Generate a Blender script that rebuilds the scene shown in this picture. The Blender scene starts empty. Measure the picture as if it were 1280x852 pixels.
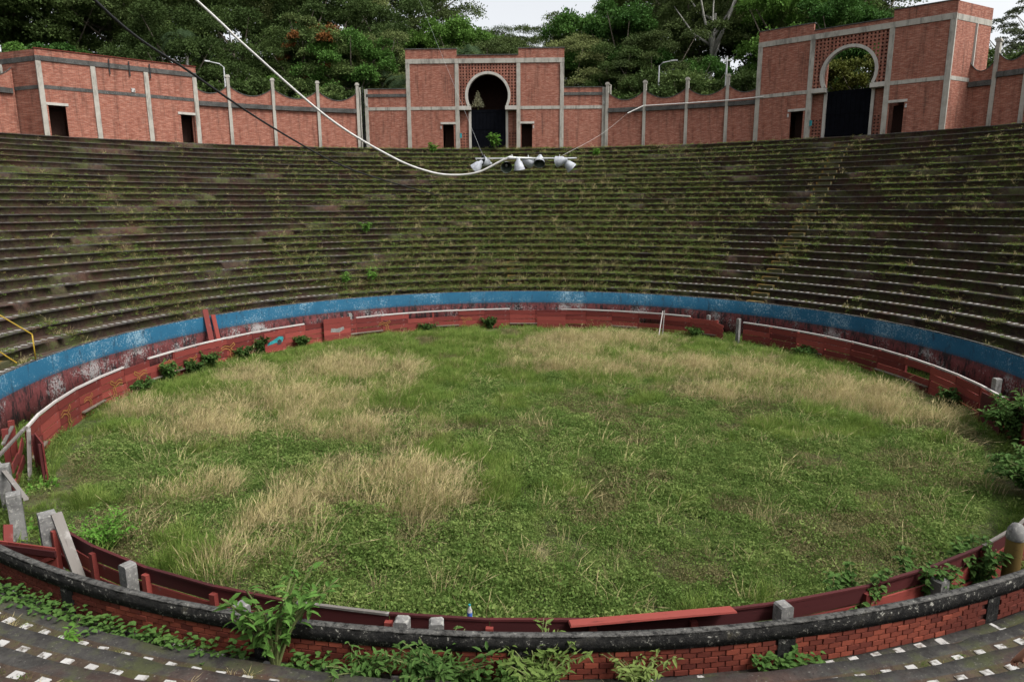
import bpy, bmesh, math, random
import numpy as np
from mathutils import Vector, Matrix
R_ = math.radians
random.seed(7); rng = np.random.default_rng(7)
S = bpy.context.scene
COL = S.collection

# ------------------------------------------------------------------ camera
EYE = Vector((0.0, -30.74, 9.0))
def look(f_px=846.74, pitch=0.196912, roll=-0.004597, yaw=-0.021275):
    cy, sy, cp, sp = math.cos(yaw), math.sin(yaw), math.cos(pitch), math.sin(pitch)
    w = Vector((sy*cp, cy*cp, -sp)); r = Vector((cy, -sy, 0)); u = r.cross(w)
    cr, sr = math.cos(roll), math.sin(roll)
    r2 = r*cr + u*sr; u2 = u*cr - r*sr
    m = Matrix((r2, u2, -w)).transposed()
    c = bpy.data.cameras.new('camera'); o = bpy.data.objects.new('camera', c); COL.objects.link(o)
    o.matrix_world = Matrix.Translation(EYE) @ m.to_4x4()
    c.sensor_fit = 'HORIZONTAL'; c.sensor_width = 36; c.lens = f_px/1280*36
    c.clip_start = .1; c.clip_end = 3000
    return o
S.camera = look()

# ------------------------------------------------------------------ sky, sun, exposure
SUN_EL, SUN_AZ = R_(52), R_(118)          # azimuth clockwise from +y: soft light from behind the viewer's right shoulder
W = bpy.data.worlds.new('World'); S.world = W; W.use_nodes = True
nt = W.node_tree; nt.nodes.clear()
sk = nt.nodes.new('ShaderNodeTexSky'); sk.sky_type = 'NISHITA'; sk.sun_disc = False
sk.sun_elevation = SUN_EL; sk.sun_rotation = SUN_AZ; sk.air_density = 1.0; sk.dust_density = 4.0; sk.ozone_density = 1.0
hs = nt.nodes.new('ShaderNodeHueSaturation'); hs.inputs['Saturation'].default_value = .16
bg = nt.nodes.new('ShaderNodeBackground'); bg.inputs['Strength'].default_value = .105
ou = nt.nodes.new('ShaderNodeOutputWorld')
nt.links.new(sk.outputs[0], hs.inputs['Color']); nt.links.new(hs.outputs[0], bg.inputs[0]); nt.links.new(bg.outputs[0], ou.inputs[0])
sl = bpy.data.lights.new('sun', 'SUN'); sl.energy = 1.5; sl.angle = R_(16); sl.color = (1, .97, .92)
so = bpy.data.objects.new('sun', sl); COL.objects.link(so)
sd = Vector((math.sin(SUN_AZ)*math.cos(SUN_EL), math.cos(SUN_AZ)*math.cos(SUN_EL), math.sin(SUN_EL)))
so.rotation_euler = (-sd).to_track_quat('-Z', 'Y').to_euler(); so.location = sd*200
S.view_settings.view_transform = 'Standard'; S.view_settings.look = 'None'
S.view_settings.exposure = 1.3; S.view_settings.gamma = 1.0
S.render.engine = 'CYCLES'
S.cycles.max_bounces = 6; S.cycles.diffuse_bounces = 3; S.cycles.transparent_max_bounces = 4

# ------------------------------------------------------------------ materials
class NT:
    def __init__(s, name):
        s.m = bpy.data.materials.new(name); s.m.use_nodes = True; s.t = s.m.node_tree
        s.b = s.t.nodes['Principled BSDF']; s.b.inputs['Specular IOR Level'].default_value = .25
        s.co = None
    def n(s, ty, **k):
        o = s.t.nodes.new(ty)
        for a, v in k.items(): setattr(o, a, v)
        return o
    def l(s, a, b): s.t.links.new(a, b)
    def coord(s, kind='Object', scale=(1, 1, 1)):
        c = s.n('ShaderNodeTexCoord'); mp = s.n('ShaderNodeMapping'); mp.inputs['Scale'].default_value = scale
        s.l(c.outputs[kind], mp.inputs[0]); return mp.outputs[0]
    def noise(s, v, sc, det=5, rough=.6):
        o = s.n('ShaderNodeTexNoise'); o.inputs['Scale'].default_value = sc; o.inputs['Detail'].default_value = det; o.inputs['Roughness'].default_value = rough
        s.l(v, o.inputs['Vector']); return o.outputs['Fac']
    def ramp(s, f, a, b):
        o = s.n('ShaderNodeMapRange'); o.inputs[1].default_value = a; o.inputs[2].default_value = b; o.clamp = True
        s.l(f, o.inputs[0]); return o.outputs[0]
    def mix(s, f, a, b, mode='MIX'):
        o = s.n('ShaderNodeMix', data_type='RGBA', blend_type=mode)
        if isinstance(f, (int, float)): o.inputs[0].default_value = f
        else: s.l(f, o.inputs[0])
        for q, i in ((a, 6), (b, 7)):
            if isinstance(q, (tuple, list)): o.inputs[i].default_value = (*q[:3], 1)
            else: s.l(q, o.inputs[i])
        return o.outputs[2]
    def math(s, op, a, b=0.0):
        o = s.n('ShaderNodeMath', operation=op)
        for q, i in ((a, 0), (b, 1)):
            if isinstance(q, (int, float)): o.inputs[i].default_value = q
            else: s.l(q, o.inputs[i])
        return o.outputs[0]
    def rnd(s): return s.n('ShaderNodeObjectInfo').outputs['Random']
    def bump(s, h, st=.4, d=.02):
        o = s.n('ShaderNodeBump'); o.inputs['Strength'].default_value = st; o.inputs['Distance'].default_value = d
        s.l(h, o.inputs['Height']); s.l(o.outputs[0], s.b.inputs['Normal'])
    def fin(s, c, rough=.85):
        if isinstance(c, (tuple, list)): s.b.inputs['Base Color'].default_value = (*c[:3], 1)
        else: s.l(c, s.b.inputs['Base Color'])
        if isinstance(rough, (int, float)): s.b.inputs['Roughness'].default_value = rough
        else: s.l(rough, s.b.inputs['Roughness'])
        return s.m

def m_plain(name, c, rough=.7, var=.25, sc=6, metal=0):
    k = NT(name); v = k.coord(); f = k.noise(v, sc)
    k.b.inputs['Metallic'].default_value = metal
    k.bump(k.noise(v, sc*6), .15, .005)
    return k.fin(k.mix(k.ramp(f, .3, .7), tuple(x*(1-var) for x in c), tuple(min(1, x*(1+var)) for x in c)), rough)

def m_leaf(name, a, b, c=None, sc=.6, trans=.25):
    """leaf colour varies plant to plant (object random) and through the crown (noise)."""
    k = NT(name); v = k.coord('Object'); f = k.ramp(k.noise(v, sc, 3), .3, .7)
    col = k.mix(f, a, b)
    if c: col = k.mix(k.ramp(k.rnd(), .35, 1.0), col, c)
    hv = k.n('ShaderNodeHueSaturation'); k.l(col, hv.inputs['Color'])
    k.l(k.math('ADD', k.math('MULTIPLY', k.rnd(), .5), .75), hv.inputs['Value'])
    k.b.inputs['Specular IOR Level'].default_value = .12
    tr = k.n('ShaderNodeBsdfTranslucent'); mx = k.n('ShaderNodeMixShader'); mx.inputs[0].default_value = trans
    k.l(hv.outputs[0], tr.inputs[0]); k.l(k.b.outputs[0], mx.inputs[1]); k.l(tr.outputs[0], mx.inputs[2])
    k.l(mx.outputs[0], k.t.nodes['Material Output'].inputs[0])
    return k.fin(hv.outputs[0], .75)

def m_stand(name, dark, light, moss, mossy):
    k = NT(name); v = k.coord()
    n1 = k.noise(v, .35, 6, .7); n2 = k.noise(v, 3.5, 8, .7); n3 = k.noise(v, 22, 5, .7)
    c = k.mix(k.ramp(n2, .35, .7), dark, light)
    c = k.mix(k.math('MULTIPLY', k.ramp(n1, .48, .66), .6), c, (.07, .028, .018))
    fm = k.math('MULTIPLY', k.ramp(k.math('ADD', k.math('MULTIPLY', n2, .6), k.math('MULTIPLY', k.noise(v, .9, 4), .6)), .68-mossy*.2, .8-mossy*.2), .85)
    c = k.mix(fm, c, moss)
    c = k.mix(k.ramp(n3, .62, .75), c, (.24, .23, .2))
    c = k.mix(k.ramp(n3, .42, .3), c, (.012, .01, .008))
    k.bump(k.math('ADD', n2, k.math('MULTIPLY', n3, .5)), .6, .04)
    return k.fin(c, .92)
M_TREAD = m_stand('mossy_seat_concrete', (.026, .017, .012), (.085, .06, .042), (.045, .046, .014), .5)
M_NOSE = m_stand('worn_step_edge', (.022, .020, .018), (.066, .062, .057), (.045, .05, .018), .4)
M_RISER = m_stand('stained_riser', (.017, .011, .008), (.07, .043, .03), (.042, .05, .014), .6)

def m_brickwall():
    k = NT('old_facade_brick'); tc = k.n('ShaderNodeTexCoord'); sx = k.n('ShaderNodeSeparateXYZ'); k.l(tc.outputs['Object'], sx.inputs[0])
    cb = k.n('ShaderNodeCombineXYZ'); k.l(k.math('ADD', sx.outputs[0], sx.outputs[1]), cb.inputs[0]); k.l(sx.outputs[2], cb.inputs[1])
    br = k.n('ShaderNodeTexBrick'); k.l(cb.outputs[0], br.inputs['Vector'])
    for n_, v_ in (('Scale', 1), ('Mortar Size', .013), ('Mortar Smooth', .3), ('Bias', 0), ('Brick Width', .34), ('Row Height', .115)): br.inputs[n_].default_value = v_
    br.inputs['Color1'].default_value = (.21, .066, .042, 1); br.inputs['Color2'].default_value = (.3, .115, .076, 1); br.inputs['Mortar'].default_value = (.1, .055, .043, 1)
    mp = k.n('ShaderNodeMapping'); mp.inputs['Scale'].default_value = (1, 5, 1); k.l(cb.outputs[0], mp.inputs[0])
    st = k.noise(mp.outputs[0], 1.9, 8, .75)
    big = k.noise(cb.outputs[0], .35, 3)
    c = k.mix(k.math('MULTIPLY', k.ramp(st, .48, .72), .7), br.outputs['Color'], (.43, .26, .2))
    c = k.mix(k.math('MULTIPLY', k.ramp(st, .47, .33), .6), c, (.1, .024, .014))
    c = k.mix(k.math('MULTIPLY', k.ramp(big, .55, .75), .35), c, (.3, .155, .11))
    mv = k.n('ShaderNodeMapping'); mv.inputs['Scale'].default_value = (2.2, .22, 1); k.l(cb.outputs[0], mv.inputs[0]); dr_ = k.noise(mv.outputs[0], 1.0, 6, .65)
    c = k.mix(k.math('MULTIPLY', k.ramp(dr_, .5, .68), .6), c, (.045, .022, .016))
    k.bump(br.outputs['Fac'], -.3, .02)
    return k.fin(c, .9)
M_BRICK = m_brickwall()
def m_conc(name, a, b, stain, chip=.6):
    k = NT(name); v = k.coord(); n1 = k.noise(v, 1.2, 6, .7)
    v2 = k.coord('Object', (1.5, 1.5, .25)); n2 = k.noise(v2, 1.6, 6, .7); n3 = k.noise(v, 14, 4)
    c = k.mix(k.ramp(n1, .3, .7), a, b); c = k.mix(k.math('MULTIPLY', k.ramp(n2, .5, .64), stain), c, (.03, .028, .025))
    c = k.mix(k.math('MULTIPLY', k.ramp(n3, chip, chip+.12), .45), c, (.42, .41, .37))
    k.bump(n3, .3, .01); return k.fin(c, .88)
M_CONC = m_conc('weathered_concrete', (.24, .225, .195), (.36, .34, .3), .5)
M_LEDGE = m_conc('blackened_concrete', (.028, .028, .027), (.1, .097, .09), .75)
def m_cope(name, lo, hi, chip):
    k = NT(name); v = k.coord(); n1 = k.noise(v, 2.2, 6, .7); n2 = k.noise(v, 9, 6, .75); n3 = k.noise(v, 26, 4, .7)
    c = k.mix(k.ramp(n1, .35, .65), lo, hi); c = k.mix(k.math('MULTIPLY', k.ramp(n2, .5, .42), .8), c, (.004, .004, .004))
    c = k.mix(k.math('MULTIPLY', k.ramp(k.math('ADD', k.math('MULTIPLY', n2, .7), k.math('MULTIPLY', n3, .3)), chip, chip+.06), .8), c, (.33, .32, .28))
    c = k.mix(k.math('MULTIPLY', k.ramp(n1, .62, .72), .5), c, (.07, .06, .03))
    k.bump(k.math('ADD', n2, n3), .9, .03); return k.fin(c, .95)
M_GREYPOST = m_conc('grey_post_concrete', (.075, .073, .07), (.24, .235, .225), .8, .54)
M_COPE = m_cope('dark_coping_concrete', (.006, .006, .006), (.024, .023, .021), .56)
M_COPETOP = m_cope('grey_coping_top', (.05, .048, .044), (.115, .112, .105), .58)
M_LIGHTC = m_conc('pale_arch_concrete', (.3, .285, .26), (.42, .4, .36), .25)

def m_wood(name, a, b, wear, wearc=(.3, .27, .25), lit=.5):
    k = NT(name); v = k.coord('Object', (.6, 6, 6)); v1 = k.coord(); n1 = k.noise(v, 2.2, 6, .7); n2 = k.noise(v1, 2.5, 6, .7)
    r = k.rnd(); c = k.mix(r, a, b)
    c = k.mix(k.math('MULTIPLY', k.ramp(n1, .42, .3), .8), c, (.02, .008, .007))
    c = k.mix(k.math('MULTIPLY', k.ramp(n2, .72-wear, .82-wear), .7), c, wearc)
    c = k.mix(k.math('MULTIPLY', k.ramp(n2, .36, .26), .7), c, (.035, .012, .012))
    k.bump(n1, .4, .01); return k.fin(c, .75)
M_RED = m_wood('red_painted_plank', (.09, .014, .012), (.23, .046, .036), .11, (.17, .1, .095))
M_REDNEW = m_wood('bright_red_plank', (.24, .05, .04), (.24, .05, .04), .04, (.3, .14, .12))
M_REDDARK = m_wood('dark_red_plank', (.04, .008, .009), (.07, .013, .013), .0, (.14, .05, .05))
M_GREYWOOD = m_wood('bare_grey_timber', (.1, .088, .078), (.18, .165, .15), .16, (.3, .285, .27))
M_WHITE = m_wood('white_painted_rail', (.36, .32, .305), (.45, .42, .4), .02, (.22, .17, .15))
M_FOOT = m_wood('mouldy_foot_timber', (.1, .075, .06), (.2, .17, .14), .05, (.26, .24, .2))
M_OCHRE_WOOD = m_wood('yellow_wood_post', (.13, .085, .025), (.13, .085, .025), .1, (.2, .18, .15))

def m_ringface():
    """flaking red plaster with a blue painted band above 1.33 m, white patches and black drip stains"""
    k = NT('painted_ring_plaster'); tc = k.n('ShaderNodeTexCoord'); sx = k.n('ShaderNodeSeparateXYZ'); k.l(tc.outputs['Object'], sx.inputs[0])
    v = k.coord(); vs = k.coord('Object', (1, 1, .3)); n1 = k.noise(v, 3, 8, .75); n2 = k.noise(vs, 3.2, 7, .75); n3 = k.noise(v, .5, 3); n4 = k.noise(v, 11, 5, .7)
    red = k.mix(k.ramp(n1, .35, .7), (.065, .014, .014), (.14, .04, .04))
    red = k.mix(k.ramp(n2, .49, .57), red, (.012, .008, .009))
    red = k.mix(k.math('MULTIPLY', k.ramp(k.math('ADD', k.math('MULTIPLY', n4, .5), k.math('MULTIPLY', n3, .5)), .53, .6), .85), red, (.26, .255, .25))
    blue = k.mix(n3, (.003, .042, .085), (.009, .078, .135))
    blue = k.mix(k.math('MULTIPLY', k.ramp(k.math('ADD', k.math('MULTIPLY', n4, .6), k.math('MULTIPLY', n3, .4)), .53, .62), .65), blue, (.2, .27, .3))
    blue = k.mix(k.math('MULTIPLY', k.ramp(n2, .55, .66), .7), blue, (.008, .018, .03))
    z = k.math('ADD', sx.outputs[2], k.math('MULTIPLY', n4, .12))
    c = k.mix(k.ramp(z, 1.68, 1.72), red, blue)
    fr = k.math('MULTIPLY', k.ramp(k.math('ABSOLUTE', k.math('SUBTRACT', z, 1.68)), .24, .0), k.ramp(n4, .42, .6)); c = k.mix(fr, c, (.02, .016, .018))
    c = k.mix(k.math('MULTIPLY', k.ramp(z, 2.575, 2.59), .7), c, (.45, .45, .42))
    k.bump(n1, .4, .02); return k.fin(c, .85)
M_RINGFACE = m_ringface()
def m_nearbrick():
    k = NT('red_painted_brick'); v = k.coord(); n = k.noise(v, 9, 6, .7)
    c = k.mix(k.rnd(), (.075, .015, .010), (.22, .052, .03)); c = k.mix(k.math('MULTIPLY', k.ramp(n, .55, .68), .8), c, (.03, .012, .01))
    k.bump(n, .5, .01); return k.fin(c, .85)
M_NBRICK = m_nearbrick()
M_MORTAR = m_plain('sooty_mortar', (.04, .014, .011), .95, .4)
M_PAINTED_SHADE = m_plain('painted_interior_shade', (.03, .014, .01), .95)  # near-black colour that paints in the shade of interiors and holes
M_GATE = m_plain('dark_blue_gate_metal', (.0028, .0032, .005), .9, .35, 2); M_GATE.node_tree.nodes['Principled BSDF'].inputs['Specular IOR Level'].default_value = .04
def m_plate():
    k = NT('white_number_plate'); g_ = k.n('ShaderNodeNewGeometry').outputs['Position']; n = k.noise(g_, 7, 6, .7)
    return k.fin(k.mix(k.ramp(n, .5, .62), k.mix(k.noise(g_, 1.5, 2), (.27, .26, .245), (.46, .45, .435)), (.08, .066, .05)), .6)
M_PLATE = m_plate()
M_INK = m_plain('black_number_ink', (.03, .03, .035), .6)
M_YELLOW = m_plain('yellow_rail_paint', (.3, .2, .02), .5)
def m_ochre():
    k = NT('worn_ochre_step_paint'); v = k.coord(); n = k.noise(v, 2.3, 7, .75); n0 = k.noise(v, .45, 3)
    c = k.mix(k.ramp(n, .44, .58), (.27, .15, .022), (.06, .045, .022)); c = k.mix(k.ramp(n0, .42, .56), c, (.05, .05, .022)); return k.fin(c, .9)
M_OCHRE = m_ochre()
M_CYAN = m_plain('cyan_paint', (.02, .19, .21), .7, .45, 8)
M_GOLD = m_plain('yellow_drawing_paint', (.25, .12, .035), .7, .5, 9)
M_SHADE_OUT = m_plain('white_enamel', (.3, .315, .34), .45, .35)
M_SHADE_IN = m_plain('grey_green_enamel', (.035, .045, .033), .5, .3)
M_STEEL = m_plain('galvanised_steel', (.4, .41, .41), .45, .2, 4, .3)
M_BLACKC = m_plain('black_cable_rubber', (.015, .015, .016), .6)
M_WHITEC = m_plain('pale_cable_sheath', (.42, .41, .39), .5, .15)
M_BARK = m_plain('grey_brown_bark', (.13, .11, .085), .9, .4, 3)
M_PALEBARK = m_plain('pale_bark', (.3, .29, .26), .9, .4, 2)
M_STEM = m_plain('green_stem', (.12, .14, .05), .8)

def m_ground(name, a, b, c_, s):
    k = NT(name); v = k.coord(); n1 = k.noise(v, s, 6, .7); n2 = k.noise(v, s*9, 6, .7)
    c = k.mix(k.ramp(n1, .35, .65), a, b); c = k.mix(k.ramp(n2, .45, .65), c, c_); k.bump(n2, .8, .1); return k.fin(c, .95)
M_SOIL = m_ground('weedy_arena_soil', (.045, .05, .02), (.07, .06, .03), (.055, .075, .022), .35)
M_HILL = m_ground('forest_floor', (.02, .03, .012), (.035, .045, .018), (.03, .045, .012), .2)
M_TERR = m_ground('terrace_concrete', (.06, .055, .04), (.1, .09, .07), (.05, .07, .02), .8)

# ------------------------------------------------------------------ mesh helpers
def tag(o, label=None, cat=None, group=None, kind=None):
    for k_, v_ in (('label', label), ('category', cat), ('group', group), ('kind', kind)):
        if v_: o[k_] = v_
    return o
def link(o, parent=None):
    COL.objects.link(o)
    if parent: o.parent = parent
    return o
def empty(name, loc=(0, 0, 0), rz=0.0, **k):
    o = bpy.data.objects.new(name, None); o.empty_display_size = .2
    o.location = loc; o.rotation_euler = (0, 0, rz); link(o); return tag(o, **k)
class MB:
    def __init__(s): s.v = []; s.f = []; s.mi = []
    def quad(s, a, b, c, d, m=0):
        n = len(s.v); s.v += [tuple(a), tuple(b), tuple(c), tuple(d)]; s.f.append((n, n+1, n+2, n+3)); s.mi.append(m)
    def box(s, x0, x1, y0, y1, z0, z1, M=None, m=0, bev=0.0):
        n = len(s.v)
        P = [(x, y, z) for z in (z0, z1) for y in (y0, y1) for x in (x0, x1)]
        if M is not None: P = [tuple(M @ Vector(q)) for q in P]
        s.v += P
        for f in ((0, 2, 3, 1), (4, 5, 7, 6), (0, 1, 5, 4), (2, 6, 7, 3), (0, 4, 6, 2), (1, 3, 7, 5)):
            s.f.append(tuple(n+i for i in f)); s.mi.append(m)
        return s
    def tube(s, pts, rad, sides=6, m=0, cap=True):
        pts = [Vector(p) for p in pts]; rad = rad if isinstance(rad, (list, tuple)) else [rad]*len(pts)
        base = len(s.v); up = Vector((0, 0, 1))
        for i, p in enumerate(pts):
            d = (pts[min(i+1, len(pts)-1)]-pts[max(i-1, 0)])
            d = d.normalized() if d.length > 1e-9 else up
            a = d.cross(up if abs(d.z) < .95 else Vector((1, 0, 0))).normalized(); b = d.cross(a)
            for j in range(sides):
                t = 2*math.pi*j/sides; s.v.append(tuple(p+(a*math.cos(t)+b*math.sin(t))*rad[i]))
        for i in range(len(pts)-1):
            for j in range(sides):
                q = base+i*sides; s.f.append((q+j, q+(j+1) % sides, q+sides+(j+1) % sides, q+sides+j)); s.mi.append(m)
        if cap:
            s.f.append(tuple(base+j for j in range(sides))[::-1]); s.mi.append(m)
            q = base+(len(pts)-1)*sides; s.f.append(tuple(q+j for j in range(sides))); s.mi.append(m)
        return s
    def prism(s, poly, y0, y1, m=0):
        """polygon in x,z (counter-clockwise seen from -y) extruded y0..y1"""
        n = len(s.v); k = len(poly)
        s.v += [(x, y0, z) for x, z in poly]+[(x, y1, z) for x, z in poly]
        s.f.append(tuple(range(n, n+k))); s.f.append(tuple(range(n+2*k-1, n+k-1, -1))); s.mi += [m, m]
        for i in range(k):
            j = (i+1) % k; s.f.append((n+i, n+k+i, n+k+j, n+j)); s.mi.append(m)
        return s
    def lathe(s, prof, M=None, sides=14, m=0):
        n = len(s.v)
        for r, z in prof:
            for j in range(sides):
                t = 2*math.pi*j/sides; q = Vector((r*math.cos(t), r*math.sin(t), z)); s.v.append(tuple(M @ q) if M is not None else tuple(q))
        for i in range(len(prof)-1):
            for j in range(sides):
                a = n+i*sides; s.f.append((a+j, a+(j+1) % sides, a+sides+(j+1) % sides, a+sides+j)); s.mi.append(m)
        return s
    def mesh(s, name, mats, smooth=False):
        me = bpy.data.meshes.new(name); me.from_pydata(s.v, [], s.f)
        for x in (mats if isinstance(mats, (list, tuple)) else [mats]): me.materials.append(x)
        if any(s.mi): me.polygons.foreach_set('material_index', s.mi)
        if smooth: me.polygons.foreach_set('use_smooth', [True]*len(me.polygons))
        me.update(); return me
    def build(s, name, mats, parent=None, smooth=False, **k):
        o = bpy.data.objects.new(name, s.mesh(name, mats, smooth)); link(o, parent); return tag(o, **k)
def obj(name, me, parent=None, loc=None, rot=None, scale=None, **k):
    o = bpy.data.objects.new(name, me)
    if loc is not None: o.location = loc
    if rot is not None: o.rotation_euler = rot
    if scale is not None: o.scale = (scale,)*3 if isinstance(scale, (int, float)) else scale
    link(o, parent); return tag(o, **k)
def npmesh(name, V, F, mat, smooth=False, mi=None):
    me = bpy.data.meshes.new(name); V = np.asarray(V, np.float32); F = np.asarray(F, np.int32)
    me.vertices.add(len(V)); me.vertices.foreach_set('co', V.ravel())
    me.loops.add(F.size); me.loops.foreach_set('vertex_index', F.ravel())
    me.polygons.add(len(F)); k = F.shape[1]; me.polygons.foreach_set('loop_start', np.arange(0, F.size, k, dtype=np.int32)); me.polygons.foreach_set('loop_total', np.full(len(F), k, np.int32))
    for x in (mat if isinstance(mat, (list, tuple)) else [mat]): me.materials.append(x)
    if mi is not None: me.polygons.foreach_set('material_index', np.asarray(mi, np.int32))
    if smooth: me.polygons.foreach_set('use_smooth', np.ones(len(F), bool))
    me.update(calc_edges=True); return me
def pol(r, deg, z=0.0): return Vector((r*math.cos(R_(deg)), r*math.sin(R_(deg)), z))
def polM(r, deg, z=0.0):
    """frame on the ring: x along the ring (clockwise seen from above), y radially outward, z up"""
    a = R_(deg); rad = Vector((math.cos(a), math.sin(a), 0)); tan = Vector((math.sin(a), -math.cos(a), 0))
    return Matrix.Translation((r*rad.x, r*rad.y, z)) @ Matrix((tan, rad, (0, 0, 1))).transposed().to_4x4()
def eul(M): return M.to_translation(), M.to_euler()

# ------------------------------------------------------------------ the bowl: numbers
NROW, Z0 = 27, 1.80
ZT = 14.995                                   # terrace level, about 15.0
def rim(a):
    """polar radius of the top of the stand; a little wider on the far left"""
    a = np.asarray(a, float); dx, dy = np.cos(a), np.sin(a)
    cx, cy, R = -3.0, -5.24, 50.0
    B = dx*(-cx)+dy*(-cy); C = cx*cx+cy*cy-R*R
    r = -B+np.sqrt(B*B-C)
    w = np.clip((np.sin(a)+.45)/.6, 0, 1); w = w*w*(3-2*w)
    return r*w+44.7*(1-w)
def rowr(k, a):
    """front radius of step k at angle a"""
    a = np.asarray(a, float)
    if k <= 0: return np.full_like(a, 21.44)
    return 22.05+(rim(a)-22.05)*(k-1)/(NROW-1)
def rowz(k): return Z0 if k <= 0 else 2.2+(k-1)*(ZT-2.2)/(NROW-1)

# ------------------------------------------------------------------ ground, terrain, terrace
def annulus(name, r0, r1, nr, na, zf, mat, **k):
    A = np.linspace(0, 2*np.pi, na, endpoint=False); V = []; F = []
    for i in range(nr+1):
        t = i/nr
        ra = r0(A) if callable(r0) else np.full(na, r0); rb = r1(A) if callable(r1) else np.full(na, r1)
        r = ra*(1-t)+rb*t if not k.get('geo') else ra*(rb/np.maximum(ra, .01))**t
        V.append(np.stack([r*np.cos(A), r*np.sin(A), zf(r, A)], -1))
    V = np.concatenate(V); j = np.arange(na)
    for i in range(nr): F.append(np.stack([i*na+j, i*na+na+j, i*na+na+(j+1) % na, i*na+(j+1) % na], -1))
    k.pop('geo', None)
    o = bpy.data.objects.new(name, npmesh(name, V, np.concatenate(F), mat, True)); link(o); return tag(o, **k)
annulus('arena_ground', .02, 21.7, 40, 120, lambda r, a: .06*np.sin(r*1.3+3*np.cos(a*2))*np.cos(a*3+r*.4)*(r < 19), M_SOIL, kind='structure')
annulus('terrace_path', lambda a: rim(a)+.3, lambda a: rim(a)+9, 3, 180, lambda r, a: np.full_like(r, ZT-.004), M_TERR, kind='structure')
def terr(r, a):
    h = np.clip((r-58)/60, 0, 1); h = h*h*(3-2*h)
    left = .5-.5*np.sin(a-R_(25)-math.pi/2*0)*0
    return ZT-.02+h*(7+4*np.cos(a-R_(125)))*np.clip(.4+np.sin(a), 0, 1.4)+.25*np.sin(r*.3)*np.cos(a*9)*np.clip((r-60)/20, 0, 1)
annulus('terrain', lambda a: rim(a)+8.9, 900, 34, 160, terr, M_HILL, kind='structure', geo=True)

# ------------------------------------------------------------------ grandstand
gs = empty('grandstand', label='stepped round concrete grandstand blackened by moss, circling the overgrown arena', cat='grandstand')
NA = 420
ANG = np.linspace(0, 2*np.pi, NA, endpoint=False)
rows = []
for k in range(NROW+1):
    rf = rowr(k, ANG); rn = rowr(k+1, ANG) if k < NROW else rf+1.2
    z = rowz(k); zp = rowz(k-1) if k else 1.55
    jr = rng.normal(0, .012, NA); jz = rng.normal(0, .008, NA)
    jr += .03*np.sin(ANG*23+k*1.7)*np.sin(ANG*7+k)
    ov = .02+.045*((k*7) % 5 in (1, 3))
    prof = [(rf+ov, np.full(NA, zp-.05)), (rf+ov, np.full(NA, z-.085)), (rf+jr, z-.085+jz), (rf+jr, z+jz), (rf+.24, np.full(NA, z+.004)), (rf+.30, np.full(NA, z-.012)), (rn+.1, np.full(NA, z-.012))]
    V = np.concatenate([np.stack([r*np.cos(ANG), r*np.sin(ANG), zz], -1) for r, zz in prof]); F = []; MI = []
    j = np.arange(NA)
    for i in range(len(prof)-1):
        F.append(np.stack([i*NA+j, i*NA+(j+1) % NA, (i+1)*NA+(j+1) % NA, (i+1)*NA+j], -1)); MI.append(np.full(NA, (2, 2, 1, 1, 0, 0)[i]))
    o = bpy.data.objects.new('seat_row', npmesh('seat_row', V, np.concatenate(F), [M_TREAD, M_NOSE, M_RISER], False, np.concatenate(MI)))
    link(o, gs); rows.append(o)

# seat number plates: white plates with a printed number
digits = {}
for ch in '0123456789':
    cu = bpy.data.curves.new('glyph', 'FONT'); cu.body = ch; cu.size = .085; cu.align_x = 'LEFT'
    t = bpy.data.objects.new('glyph', cu); me = bpy.data.meshes.new_from_object(t)
    digits[ch] = ([tuple(v.co) for v in me.vertices], [tuple(p.vertices) for p in me.polygons], max(v.co.x for v in me.vertices))
    bpy.data.objects.remove(t); bpy.data.meshes.remove(me)
def plate_mesh(num):
    mb = MB().box(-.08, .08, -.135, .135, 0, .014)
    x = 0; tx = str(num); wid = sum(digits[c][2]+.012 for c in tx)
    for c in tx:
        vs, fs, wd = digits[c]; n = len(mb.v)
        mb.v += [(a+x-wid/2, b-.03, .0165) for a, b, _ in vs]
        mb.f += [tuple(n+i for i in f) for f in fs]; mb.mi += [1]*len(fs); x += wd+.012
    return mb.mesh('number_plate', [M_PLATE, M_INK])
plates = [plate_mesh(i) for i in range(1, 61)]
cam_inv = S.camera.matrix_world.inverted()
allp = []
for k in range(0, NROW):
    rp0 = 22.5+.87*(k-1)
    n = int(2*math.pi*rp0/.435); a0 = random.random()
    for i in range(n):
        a = 2*math.pi*(i+a0)/n
        rp = float(rowr(k, a))+(.42 if k else .2)
        if k > 4 and random.random() < .32: continue
        if k > 4 and 1.2 < a < 2.0 and random.random() < .55: continue
        if k == 0 and random.random() < .35: continue
        P = Vector((rp*math.cos(a), rp*math.sin(a), rowz(k)-.012)); q = cam_inv @ P
        if q.z > -1 or abs(q.x/q.z) > .8 or abs(q.y/q.z) > .55: 
            if not (q.z < -1 and abs(q.x/q.z) < 1.1 and abs(q.y/q.z) < .8): continue
            vis = False
        else: vis = True
        allp.append((q.length if vis else 999, k, i, a, rp))
allp.sort(); far_mb = MB()
for j, (d, k, i, a, rp) in enumerate(allp):
    M = polM(rp, math.degrees(a), rowz(k)-.01) @ Matrix.Rotation(random.gauss(0, .06), 4, 'Z')
    if j < 290 and d < 900:
        l, r = eul(M); obj('number_plate', plates[i % 60], rows[k], l, r)
    else: far_mb.box(-.08, .08, -.13, .13, 0, .014, M)
far_mb.build('number_plate_rest', M_PLATE, gs, kind='stuff')

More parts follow.
